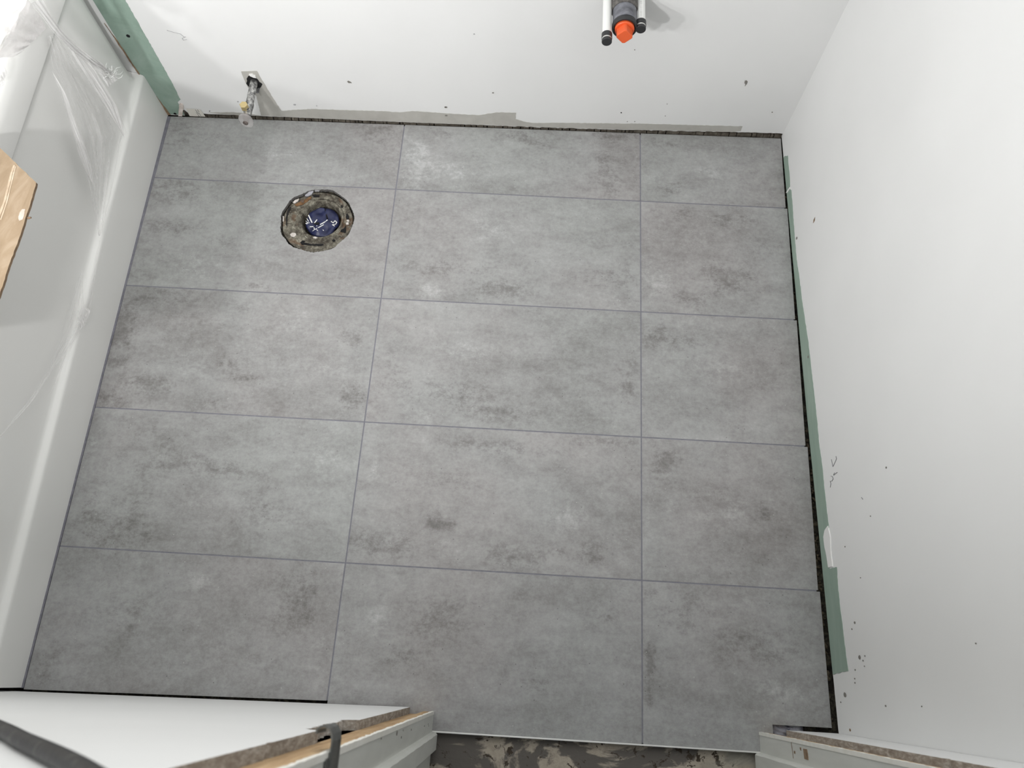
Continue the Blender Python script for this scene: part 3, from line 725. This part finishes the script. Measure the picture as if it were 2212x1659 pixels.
def resample(pts, n):
    P = [Vector(p) for p in pts]; L = [0]
    for a, b in zip(P[:-1], P[1:]): L.append(L[-1]+(b-a).length)
    out = []
    for i in range(n):
        t = L[-1]*i/(n-1); k = 0
        while k < len(P)-2 and L[k+1] < t: k += 1
        u = (t-L[k])/max(1e-9, L[k+1]-L[k]); out.append(P[k].lerp(P[k+1], min(1, u)))
    return out
def ruled(name, A, B, m_, parent, na=60, nb=24, amp=.004, freq=5, seed=0, nrm=(1, 0, .3), taper=0.0):
    A = resample(A, na); B = resample(B, na); nrm = Vector(nrm).normalized(); rnd = random.Random(seed)
    ph = [rnd.uniform(0, 6.28) for _ in range(6)]
    vs, fs, uvs = [], [], []
    for i in range(na):
        for j in range(nb+1):
            u, v = i/(na-1), j/nb; tp = 1-taper*max(0, 1-u/.25, 1-(1-u)/.25)**1.5
            d = amp*(abs(math.sin(freq*math.pi*v+ph[0]+1.2*math.sin(3*u+ph[1])))**.6*0.7 + .35*math.sin(freq*2.3*math.pi*v+2*u+ph[2]) + .2*math.sin(9*u+ph[3]+5*v))
            vs.append(A[i].lerp(B[i], .5+(v-.5)*tp)+nrm*d*tp); uvs.append((u, v))
    for i in range(na-1):
        for j in range(nb):
            a = i*(nb+1)+j; fs.append((a, a+1, a+nb+2, a+nb+1))
    o = pmesh(name, vs, fs, m_, parent, smooth=True, recalc=False)
    uvl = o.data.uv_layers.new(name='UVMap')
    for lp in o.data.loops: uvl.data[lp.index].uv = uvs[lp.vertex_index]
    return o
film = empty('plastic_sheet', (-0.60, -0.05, .532)); tag(film, 'clear crinkled plastic sheet draped over the bathtub rim and apron', 'plastic sheet')
AX = -0.616
def A_(pts, x=AX): return [FX(a, b, x) for a, b in pts]
# main hanging film between the knot at the rim and the step of the apron
ruled('hanging_film', A_([(100,78),(112,150),(128,185),(152,250),(172,330),(190,400),(200,455),(212,508)], -.611), A_([(132,74),(170,110),(210,165),(250,228),(274,285),(268,300),(258,350),(238,430),(214,510)], -.6085), M_film, film, amp=.003, freq=5, seed=2)
# folds that fan down across it
ruled('film_fold', A_([(112,70),(150,108),(186,165),(228,232),(262,300)], -.606), A_([(126,72),(164,105),(204,155),(246,222),(275,292)], -.603), M_film2, film, taper=.9, nb=10, amp=.004, freq=2, seed=5)
ruled('film_fold', A_([(108,155),(128,200),(146,260),(168,330),(186,392)], -.608), A_([(116,152),(140,200),(164,270),(188,330),(214,400)], -.606), M_film2, film, taper=.95, nb=8, amp=.003, freq=1, seed=8)
# gathered tail with frayed end
ruled('film_tail', A_([(64,8),(86,34),(118,78),(152,110),(185,135),(212,150),(224,157)], -.603), A_([(86,-4),(104,30),(132,68),(166,100),(196,125),(214,140),(240,158)], -.598), M_film2, film, nb=12, amp=.006, freq=3, seed=11)
ruled('film_tail', A_([(185,133),(205,152),(222,172),(232,188)], -.602), A_([(196,125),(220,142),(240,156),(252,172)], -.598), M_film2, film, na=20, nb=12, amp=.006, freq=4, seed=12)
mb = MB(); rnd = random.Random(4)
for i in range(34):
    a = FX(rnd.uniform(222, 250), rnd.uniform(150, 170), -.598); pts = [a]
    for k in range(3): a = a+Vector((rnd.uniform(-.003, .004), rnd.uniform(-.001, .009), rnd.uniform(-.010, .005))); pts.append(a)
    mb.tube(pts, [.0010, .0009, .0007, .0003], 5)
M_fray = mat('frayed_plastic', (0.86, 0.87, 0.85), 0.25)
mb.build('frayed_end', M_fray, film, smooth=True)
# upper part lying over the rim and the deck
ruled('rim_film', [FX(60,-2,-.598), FX(70,10,-.598), FX(82,30,-.599), FX(99,62,-.600)], [FX(-12,128,-.5975), FX(6,124,-.5975), FX(26,124,-.5975), FX(44,114,-.598)], M_film3, film, na=24, nb=24, amp=.003, freq=4, seed=21)
ruled('rim_film', [FZ(58,-10,.540), FZ(62,6,.540), FZ(70,14,.540)], [FZ(-60,60,.545), FZ(-50,110,.543), FZ(-30,140,.541)], M_film3, film, na=24, nb=24, amp=.006, freq=3, seed=22, nrm=(0, 0, 1))
ruled('rim_film', [FX(-14,132,-.598), FX(6,140,-.598), FX(12,162,-.598)], [FX(-14,190,-.5975), FX(-4,190,-.5975), FX(4,186,-.5975)], M_film2, film, na=14, nb=14, amp=.004, freq=3, seed=23)
# film caught on the step lower down
ruled('hanging_film', A_([(162,560),(150,640),(130,730),(98,810),(60,868),(0,938),(-30,970)], -.6085), A_([(192,610),(181,700),(160,735),(120,790),(75,862),(14,932),(-14,965)], -.608), M_film, film, taper=.95, nb=14, amp=.002, freq=2, seed=31)
ruled('film_fold', A_([(216,505),(204,560),(190,640),(170,700),(138,760),(108,850),(92,862)], -.607), A_([(220,508),(210,560),(193,680),(178,708),(146,765),(112,845),(100,860)], -.606), M_film, film, taper=.95, nb=6, amp=.002, freq=1, seed=33)
ruled('film_fold', A_([(176,655),(166,690),(176,706),(166,722)], -.602), A_([(186,660),(193,672),(188,690),(184,704)], -.601), M_film2, film, taper=.8, na=20, nb=8, amp=.002, freq=2, seed=34)

# ---------------------------------------------------------------- toilet flange
fl = empty('toilet_flange', (HOLE.x, HOLE.y, -.03)); tag(fl, 'round rusty toilet drain flange set into the cut-out floor tile', 'drain flange')
def flange_mat():
    m = mat('corroded_flange_metal', (0.3, 0.28, 0.24), 0.7, metal=0.25); t = NT(m)
    tc = t.n('ShaderNodeTexCoord'); v = tc.outputs['Object']
    a = t.noise(v, 55, 10, 0.8, 0.3); b = t.noise(v, 26, 5, 0.6, 0.8); c_ = t.noise(v, 120, 6, 0.7)
    base = t.ramp(a, [(0.34, (0.02, 0.016, 0.012)), (0.45, (0.085, 0.072, 0.055)), (0.54, (0.21, 0.195, 0.155)), (0.66, (0.46, 0.44, 0.36))])
    rust = t.ramp(b, [(0.56, (0,)*3), (0.63, (1,)*3)]); c = t.mixc(t.math('MULTIPLY', rust, .6), base, (0.15, 0.075, 0.035))
    gg = t.ramp(c_, [(0.60, (0,)*3), (0.68, (.8,)*3)]); c = t.mixc(gg, c, (0.50, 0.50, 0.42))
    t.l(c, t.b.inputs['Base Color']); t.bump(a, 0.9, 0.003); return m
M_fl = flange_mat()
cx0, cy0 = 0.0, 0.0
mb = MB(); c = Vector((HOLE.x, HOLE.y, 0)); ci = FZ(695, 477, -.016)
prof = [(.0868, -.013, 0), (.0868, -.0095, 0), (.0858, -.0070, 0), (.0838, -.0065, 0), (.0815, -.0090, 0), (.0720, -.0080, 0), (.0660, -.0065, 0), (.0640, -.0072, .3), (.0605, -.0100, .5), (.0580, -.0098, .8), (.0555, -.0062, 1), (.0525, -.0068, 1), (.0495, -.012, 1), (.0478, -.020, 1), (.0470, -.049, 1), (.002, -.0495, 1)]
vs, fs = [], []; n = 96
for (r, z, k) in prof:
    for q in range(n):
        a = 2*math.pi*q/n; cc = c.lerp(ci, k); rr = r+(.0006*math.sin(7*a+r*90) if r > .05 else 0)
        vs.append((cc.x+rr*math.cos(a), cc.y+rr*math.sin(a), z+.0005*math.sin(5*a+r*200)))
for i in range(len(prof)-1):
    for q in range(n): fs.append((i*n+q, i*n+(q+1) % n, (i+1)*n+(q+1) % n, (i+1)*n+q))
pmesh('flange_ring', vs, fs, M_fl, fl, smooth=True)
z8f = lambda a, b, z=-.006: FZ(560+a/7.9, 370+b/7.9, z)
def fpoly(name, pts, m_, z=-.0062, h=.0008, amp=.0004):
    P = [z8f(a, b, z) for a, b in pts]; P = jag(P, .003, amp) if amp else P
    P = [Vector((p.x, p.y, z-.0006)) for p in P]; mb = MB(); mb.prism(P, (0, 0, h+.0006)); return mb.build(name, m_, fl)
fpoly('bolt_slot_shade', [(905,405),(960,400),(1030,410),(1020,440),(930,440)], M_dark, -.0070)  # slots and holes: raised near-black patches painted as their inner shade
fpoly('bolt_slot_shade', [(1480,735),(1510,725),(1530,760),(1525,820),(1500,830),(1480,800)], M_black, -.0066)
fpoly('bolt_slot_shade', [(1475,925),(1480,1000),(1470,1055),(1435,1040),(1385,1035),(1395,1000),(1445,975)], M_black, -.0066)
fpoly('bolt_slot_shade', [(700,1215),(740,1180),(790,1195),(760,1215),(900,1245),(1090,1240),(1100,1260),(1040,1275),(880,1265),(720,1250)], M_black, -.0068)
fpoly('bolt_slot_shade', [(500,625),(545,605),(505,690),(480,780),(472,880),(478,940),(460,920),(455,800),(475,700)], M_dark, -.0066)
fpoly('bolt_hole_shade', [(1390,585),(1420,575),(1435,600),(1410,625),(1390,615)], M_dark, -.0068)
fpoly('bolt_hole_shade', [(1245,1175),(1275,1160),(1300,1180),(1290,1200),(1255,1200)], M_black, -.0066)
M_min = mottled('mineral_crust', [(0.3, (0.48, 0.44, 0.40)), (0.7, (0.74, 0.70, 0.66))], 90, 6, 0.9, bump=0.6)
fpoly('screw_head', [(530,1080),(570,1055),(620,1060),(635,1090),(600,1125),(545,1115)], M_min, -.0060, .0018)
fpoly('mineral_crust', [(570,530),(620,490),(680,470),(660,520),(600,550)], M_min, -.0058, .0014, .0008)
fpoly('mineral_crust', [(800,400),(860,350),(930,345),(900,400),(830,430),(780,425)], mottled('grey_mortar', [(0.3, (0.33, 0.33, 0.36)), (0.7, (0.46, 0.46, 0.50))], 50), -.0050, .0022, .0008)
fpoly('mineral_crust', [(950,345),(1000,300),(1050,310),(1020,350)], mottled('grey_mortar_pale', [(0.3, (0.36, 0.36, 0.38)), (0.7, (0.5, 0.5, 0.53))], 50), -.0045, .0025, .0008)
fpoly('mineral_crust', [(1490,840),(1520,830),(1540,845),(1530,870),(1500,860)], M_min, -.0062, .002)
fpoly('mineral_crust', [(1480,885),(1525,875),(1530,910),(1485,915)], M_min, -.0062, .002)
fpoly('mineral_crust', [(920,1140),(960,1125),(1000,1140),(960,1158)], M_min, -.0060, .003)
fpoly('rust_patch', [(600,570),(700,520),(800,470),(880,430),(890,455),(820,520),(740,575),(640,600)], mottled('orange_rust', [(0.3, (0.10, 0.05, 0.02)), (0.7, (0.24, 0.13, 0.06))], 80, 7, 0.9, bump=.6), -.0066, .0006, .0010)
fpoly('screw_head', [(705,500),(740,480),(770,500),(760,535),(720,535)], mottled('rusty_screw', [(0.3, (0.06, 0.04, 0.03)), (0.7, (0.20, 0.14, 0.10))], 150), -.0060, .0014)
fpoly('mineral_crust', [(405,770),(418,768),(420,855),(402,858)], M_min, -.0055, .0012, .0002)
# blue stuffed bag
plug = empty('drain_plug_bag', (FZ(695, 476, -.03).x, FZ(695, 476, -.03).y, -.05)); tag(plug, 'crumpled dark blue plastic bag with white lettering stuffed in the drain', 'plastic bag')
pc = FZ(695, 477, -.016); n = 64; vs, fs = [], []; rings = 22
M_bag = mottled('navy_bag_plastic', [(0.3, (0.008, 0.011, 0.045)), (0.6, (0.018, 0.024, 0.085)), (0.8, (0.08, 0.088, 0.16))], 40, 7, 0.38, bump=0.5, bdist=.002)
def bagz(x, y):
    return -.0165 + .0034*math.sin(150*x+60*y+1)*math.cos(120*y-40*x) + .002*abs(math.sin(90*(x*.8-y))) - (x*x+y*y)/(.0425**2)*.006
for i in range(rings+1):
    r = .0415*i/rings
    for q in range(n):
        a = 2*math.pi*q/n; rr = r*(1+.03*math.sin(3*a)+.015*math.sin(7*a+2)) if i > rings*.6 else r
        x, y = rr*math.cos(a), 1.05*rr*math.sin(a); z = bagz(x, y) - (.003 if i == rings else 0)
        vs.append((pc.x+x, pc.y+y, z))
for i in range(rings):
    for q in range(n): fs.append((i*n+q, i*n+(q+1) % n, (i+1)*n+(q+1) % n, (i+1)*n+q))
pmesh('bag', vs, fs, M_bag, plug, smooth=True)
mb = MB(); M_letter = mat('white_bag_print', (0.82, 0.82, 0.80), 0.5)
def bagpt(a, b, up=.0006):
    p = z8f(a, b, -.0165); return Vector((p.x, p.y, bagz(p.x-pc.x, p.y-pc.y)+up))
for pts, wd in [([(835,735),(865,800),(900,875)], .0030), ([(800,780),(845,860)], .0022), ([(785,825),(808,860)], .0018), ([(940,875),(985,830)], .0024), ([(1165,835),(1110,890),(1045,915)], .0024), ([(790,890),(860,885)], .0018), ([(822,870),(815,910)], .0015), ([(865,945),(920,940)], .0020), ([(935,962),(945,1000),(908,1010)], .0018), ([(980,930),(1095,1000)], .0016), ([(960,1000),(1100,920)], .0020), ([(1225,850),(1262,880),(1290,838),(1320,862),(1300,895),(1250,915),(1285,935)], .0019), ([(985,1010),(1005,1022)], .0014)]:
    q = [bagpt(*p) for p in pts]; stroke(mb, q, wd, (0, 0, 1), .0007)
mb.build('bag_print', M_letter, plug)
for pts in ([(915,888),(960,868),(1020,868),(1028,915),(1000,912),(960,898)], [(1112,590),(1135,660),(1155,740),(1175,800),(1160,822),(1140,770),(1122,690)], [(880,1060),(960,1100),(1060,1110),(1160,1095),(1160,1104),(1060,1122),(950,1112)]):
    P = [bagpt(a, b, .0002) for a, b in pts]; mb = MB(); mb.prism(P, (0, 0, .0009)); mb.build('bag_fold_shade', M_black, plug)  # thin black sheets paint the shade inside the bag's creases

# ---------------------------------------------------------------- toilet supply valve
M_galv = mottled('dull_galvanised_steel', [(0.36, (0.11, 0.11, 0.11)), (0.5, (0.34, 0.34, 0.335)), (0.64, (0.68, 0.68, 0.66))], 130, 7, 0.38, metal=0.75, bump=0.4)
M_brass = mat('pale_brass', (0.72, 0.58, 0.30), 0.35, metal=0.8)
M_chrome = mottled('dull_chrome', [(0.3, (0.40, 0.40, 0.40)), (0.7, (0.70, 0.69, 0.67))], 60, 5, 0.25, metal=0.9, bump=0.1)
M_clear = mat('cloudy_clear_plastic', (0.62, 0.60, 0.59), 0.15); M_clear.node_tree.nodes['Principled BSDF'].inputs['Alpha'].default_value = 0.42
root = BK(549, 176); root = Vector((root.x, yb(root.x), root.z))
hd = on((533, 254), (0, 1, 0), 0.098)
vt = empty('supply_valve', (root.x, root.y, root.z)); tag(vt, 'small angle stop valve on a galvanised pipe coming out of the back wall', 'water valve')
mb = MB(); jp = root.lerp(Vector((hd.x, .098, hd.z)), .62); mb.tube([root+Vector((0, .03, .004)), root, jp], .0092, 20); mb.build('pipe', M_galv, vt, auto=.8)
mb = MB(); d1 = Vector((hd.x, .098, hd.z)); mb.tube([jp+(root-jp)*.02, jp, jp.lerp(d1, .25), jp.lerp(d1, .3), d1.lerp(jp, .15)], [.0092, .0108, .0108, .0098, .0090], 20)
nb_ = on((532, 237), (0, 1, 0), 0.118)
mb.tube([Vector((nb_.x, .118, jp.z-.004)), Vector((nb_.x, .118, jp.z+.011))], .0085, 16); mb.build('valve_body', M_galv, vt, auto=.8)
top = on((530.5, 225.5), (0, 1, 0), 0.118)
mb = MB(); mb.tube([Vector((nb_.x-.001, .118, top.z-.013)), Vector((nb_.x-.001, .118, top.z-.001)), Vector((nb_.x-.001, .118, top.z))], [.0100, .0100, .0092], 6); mb.build('outlet_cap', M_brass, vt)
mb = MB(); mb.lathe([(.004, .014), (.0075, .011), (.0085, .004), (.0150, .002), (.0172, -.002), (.0165, -.006), (.011, -.009), (.004, -.010)], (hd.x, .092, hd.z), 'Y', 36, 1.35); mb.build('handle', M_clear, vt, auto=.9)
mb = MB(); mb.lathe([(.0062, .0), (.0062, -.0115), (.005, -.0125)], (hd.x, .092, hd.z), 'Y', 24); mb.lathe([(.0095, .003), (.0095, -.001)], (hd.x+.001, .092, hd.z+.008), 'Y', 20)
mb.build('handle_screw', mottled('dark_brass_screw', [(0.3, (0.10, 0.08, 0.07)), (0.7, (0.35, 0.30, 0.28))], 150, 5, .4, metal=.7), vt, auto=.8)

# ---------------------------------------------------------------- sink plumbing stubs
M_pex = mat('white_plastic_pipe', (0.86, 0.87, 0.85), 0.3)
M_cap = mat('black_rubber_cap', (0.025, 0.026, 0.028), 0.45)
M_ring = mat('pale_crimp_ring', (0.75, 0.75, 0.72), 0.3, metal=0.5)
ZP = 0.420
def pex(px, py, label, marks=False):
    tip = on((px, py), (0, 0, 1), ZP-.002); x = tip.x; y0 = yb(x)
    e = empty('water_supply_pipe', (x, y0, ZP)); tag(e, label, 'water pipe', 'capped water supply stubs for the sink')
    ty = tip.y
    mb = MB(); mb.tube([(x, y0+.02, ZP), (x, ty+.012, ZP)], .0094, 24); mb.build('pipe', M_pex, e, auto=.8)
    mb = MB(); mb.tube([(x, ty+.0215, ZP), (x, ty+.021, ZP), (x, ty+.0095, ZP)], [.0098, .0109, .0109], 24); mb.tube([(x, ty+.0062, ZP), (x, ty+.0055, ZP), (x, ty+.001, ZP), (x, ty, ZP)], [.0100, .0104, .0104, .0096], 24)
    mb.tube([(x, ty+.0096, ZP), (x, ty+.006, ZP)], .0092, 24); mb.build('end_cap', M_cap, e, auto=.8)
    mb = MB(); mb.tube([(x, ty+.0094, ZP), (x, ty+.0064, ZP)], .0101, 24); mb.build('crimp_ring', M_ring, e, auto=.8)
    return e, x, ty
_, _, _ = pex(1310.5, 93, 'white capped water pipe left of the orange drain plug, the longer of the two')
e2, x2, t2 = pex(1384, 66, 'white capped water pipe right of the orange drain plug, the shorter of the two')
mb = MB(); y = t2+.026; rnd = random.Random(3)
while y < t2+.10:        # printed line along the pipe, too small to read
    ln = rnd.uniform(.0012, .0022)
    for xx in (-.0009, .0009) if rnd.random() < .5 else (0,):
        mb.box((x2-.0012+xx, y, ZP+.0092), (x2-.0004+xx, y+ln, ZP+.0096))
    y += ln+rnd.uniform(.0008, .0022)
mb.build('pipe_print', M_pencil2, e2)
tip = on((1349, 68), (0, 0, 1), ZP); x = tip.x; y0 = yb(x)
dr = empty('drain_pipe', (x, y0, ZP)); tag(dr, 'dark sink drain pipe stub with collar, closed by an orange plug', 'drain pipe')
ye = tip.y+.008
M_abs = mottled('scuffed_dark_pipe', [(0.3, (0.035, 0.036, 0.045)), (0.5, (0.16, 0.165, 0.19)), (0.7, (0.30, 0.31, 0.34))], 28, 7, 0.42, bump=0.2)
M_coup = mottled('rough_dark_coupling', [(0.3, (0.045, 0.042, 0.04)), (0.7, (0.17, 0.16, 0.15))], 150, 6, 0.7, bump=0.7)
mb = MB(); mb.tube([(x, y0+.02, ZP), (x, ye+.047, ZP), (x, ye+.045, ZP)], [.0272, .0272, .0260], 40); mb.build('collar', M_coup, dr, auto=.8)
mb = MB(); mb.tube([(x, ye+.05, ZP), (x, ye+.012, ZP)], .0246, 40); mb.build('pipe', M_abs, dr, auto=.8)
mb = MB(); mb.lathe([(.0240, .010), (.0257, .009), (.0257, .0), (.0248, -.001), (.0218, -.001), (.0215, .008), (.004, .008)], (x, ye, ZP), 'Y', 40); mb.build('rim', M_cap, dr, auto=.8)
M_or = mat('orange_plastic', (0.80, 0.125, 0.035), 0.38)
pl_ = MB(); pl_.lathe([(.0198, .007), (.0200, -.003), (.0190, -.0050), (.008, -.0050)], (x, ye, ZP), 'Y', 40)
rr = .0188; hex_ = [Vector((x+rr*math.cos(a), ye-.0040, ZP+rr*math.sin(a))) for a in [math.pi/2+k*2*math.pi/4+.0 for k in range(4)]]
hx_ = []
for k in range(4):
    a, b, cc2 = hex_[k-1], hex_[k], hex_[(k+1) % 4]; hx_ += [b.lerp(a, .14), b.lerp(cc2, .14)]
pl_.prism(hx_, (0, -.019, 0)); pg = pl_.build('plug', M_or, dr, bevel=.0012)

# ---------------------------------------------------------------- small things at the back left corner
mb = MB(); P = [BK(x, y) for x, y in [(386, 249), (386.5, 236), (387, 226), (390, 222), (395, 224), (397, 230), (395, 240), (394.5, 249)]]
P = jag(P, .004, .0007); mb.prism([Vector((p.x, yb(p.x)+.004, max(.001, p.z))) for p in P], (0, -.008, 0)); g = mb.build('plaster_lump', M_gypw); tag(g, 'small pinkish broken plaster lump at the foot of the green strip', 'plaster')
mb = MB(); P = [BK(x, y) for x, y in [(402.5, 234), (418, 234.5), (433, 236), (445, 252.5), (411, 251)]]
mb.prism([Vector((p.x, yb(p.x)-.0012, max(.0005, p.z))) for p in P], (0, -.0009, 0))
pt = mb.build('paper_strip', mat('cream_paper', (0.72, 0.70, 0.64), 0.8)); tag(pt, 'cream printed paper strip stuck at the foot of the back wall near the left corner', 'paper')
mb = MB(); z7 = lambda a, b: BK(340+a/13.825, 210+b/13.825)
for pts in ([(1135,350),(1235,470)], [(1165,430),(1255,550)], [(1200,350),(1250,420)], [(1245,450),(1300,535)]):
    q = [z7(*p) for p in pts]; q = [Vector((p.x, yb(p.x)-.0021, max(.001, p.z))) for p in q]; stroke(mb, q, .0010, (0, -1, 0), .0004)
mb.build('paper_print', M_pencil, pt)

# mortar scrap in the notch by the right jamb
bm = bmesh.new(); c0 = FZ(1705, 1576, -.008)
bmesh.ops.create_grid(bm, x_segments=40, y_segments=16, size=0.5)
for v_ in bm.verts:
    u, t_ = v_.co.x, v_.co.y
    v_.co = Vector((c0.x-.003+u*.062, c0.y+.0005+t_*.028, -.0125 + max(0, .0085*(1-(2*u)**6)*(0.75+.35*math.sin(9*u+5*t_)*math.cos(14*t_+3*u)+random.uniform(-.08, .08)))))
me = bpy.data.meshes.new('mortar_scrap'); bm.to_mesh(me); bm.free()
for p in me.polygons: p.use_smooth = True
ms = link('mortar_scrap', me, mottled('blue_grey_mortar', [(0.35, (0.03, 0.03, 0.06)), (0.45, (0.24, 0.24, 0.27)), (0.7, (0.40, 0.40, 0.43))], 40, 6, .8, bump=.5)); tag(ms, 'blue grey mortar scrap in the tile notch by the right door jamb', 'mortar')

# ---------------------------------------------------------------- metal strike strap on the left jamb
M_strap = mottled('dark_grey_steel', [(0.3, (0.10, 0.105, 0.10)), (0.7, (0.20, 0.205, 0.20))], 50, 6, 0.42, metal=0.7, bump=0.15)
st = empty('door_strike', (0.2095, -1.20, .90)); tag(st, 'bent dark grey metal strike plate hooked round the left door jamb edge', 'strike plate')
def strip(path, z0, z1, th=.0016):
    vs, fs = [], []; n = len(path)
    for i, (x, y) in enumerate(path):
        a = Vector(path[max(i-1, 0)]); b = Vector(path[min(i+1, n-1)]); t_ = (b-a).normalized(); nn = Vector((-t_.y, t_.x))*th
        for z in (z0, z1): vs += [(x, y, z), (x+nn.x, y+nn.y, z)]
    for i in range(n-1):
        k = i*4
        for a, b in ((0, 1), (1, 3), (3, 2), (2, 0)): fs.append((k+a, k+b, k+4+b, k+4+a))
    fs.append((0, 1, 3, 2)); fs.append((4*(n-1)+2, 4*(n-1)+3, 4*(n-1)+1, 4*(n-1)))
    return vs, fs
path = [(.1985, -1.1812), (.1992, -1.1783), (.2015, -1.1762), (.2048, -1.1756), (.2080, -1.1772), (.2102, -1.1808), (.2112, -1.1860), (.2112, -1.2080)]
vs, fs = strip(path, .878, .912); sp = pmesh('hook', vs, fs, M_strap, st, smooth=False)
mb = MB(); mb.box((.2096, -1.2290, .872), (.2118, -1.1985, .922)); mb.build('plate', M_strap, st, bevel=.0006)
mb = MB(); mb.box((.2116, -1.2200, .893), (.2123, -1.2095, .900)); mb.build('latch_slot', M_wood, st)

# ---------------------------------------------------------------- power cord across the left front wall, and its lamp
M_cord = mottled('black_braided_cord', [(0.40, (0.003, 0.003, 0.004)), (0.55, (0.010, 0.010, 0.011)), (0.68, (0.06, 0.06, 0.055))], 110, 5, 0.55, bump=0.5)
yc = lambda x: yf(x)+.0085
pp = []
for (a, b) in [(-100, 1532), (0, 1574), (50, 1600), (100, 1623), (145, 1645), (185, 1668), (225, 1696), (270, 1735), (330, 1800)]:
    q = on((a, b), (-WFS, 1, 0), WF0+.0062); pp.append(Vector(q))
q0 = pp[0]; pp.insert(0, Vector((q0.x-.03, q0.y, q0.z+.06))); pp.insert(0, Vector((q0.x-.05, q0.y, q0.z+.22)))
pts = pp
def crs(P, k=6):
    out = []
    for i in range(len(P)-1):
        p0 = P[max(i-1, 0)]; p1 = P[i]; p2 = P[i+1]; p3 = P[min(i+2, len(P)-1)]
        for j in range(k):
            t_ = j/k; out.append(0.5*((2*p1)+(p2-p0)*t_+(2*p0-5*p1+4*p2-p3)*t_*t_+(3*p1-p0-3*p2+p3)*t_**3))
    out.append(P[-1]); return out
mb = MB(); mb.tube(crs(pts), .0054, 16); cord = mb.build('power_cord', M_cord, smooth=True); tag(cord, 'thick black power cord hanging across the white wall in the bottom left', 'cord')
wk = empty('work_light', (-0.5, -1.15, 1.2)); tag(wk, 'black three-headed work light hung on the front wall, lighting the room', 'work light')
mb = MB(); mb.tube([(-1.16, yf(-1.16)+.035, 1.125), (-.12, yf(-.12)+.035, 1.175)], .012, 16); mb.build('bar', M_cap, wk, smooth=True)
for (x, y, z) in LAMPS:
    mb = MB(); mb.box((x-.062, y-.045, z-.062), (x+.062, y-.014, z+.062)); mb.box((x-.012, y-.10, z-.012), (x+.012, y-.045, z+.012)); mb.build('lamp_head', M_cap, wk, bevel=.006)
cl = empty('fill_light_bar', (0.42, 0.21, 1.93)); tag(cl, 'added unseen white fill light bar high on the back wall', 'added light')  # invented fixture that carries the added fill lamp
mb = MB(); mb.box((.12, .155, 1.86), (.72, .2095, 2.0)); mb.box((.13, .10, 1.885), (.71, .155, 1.975)); mb.build('housing', M_white2, cl, bevel=.004)
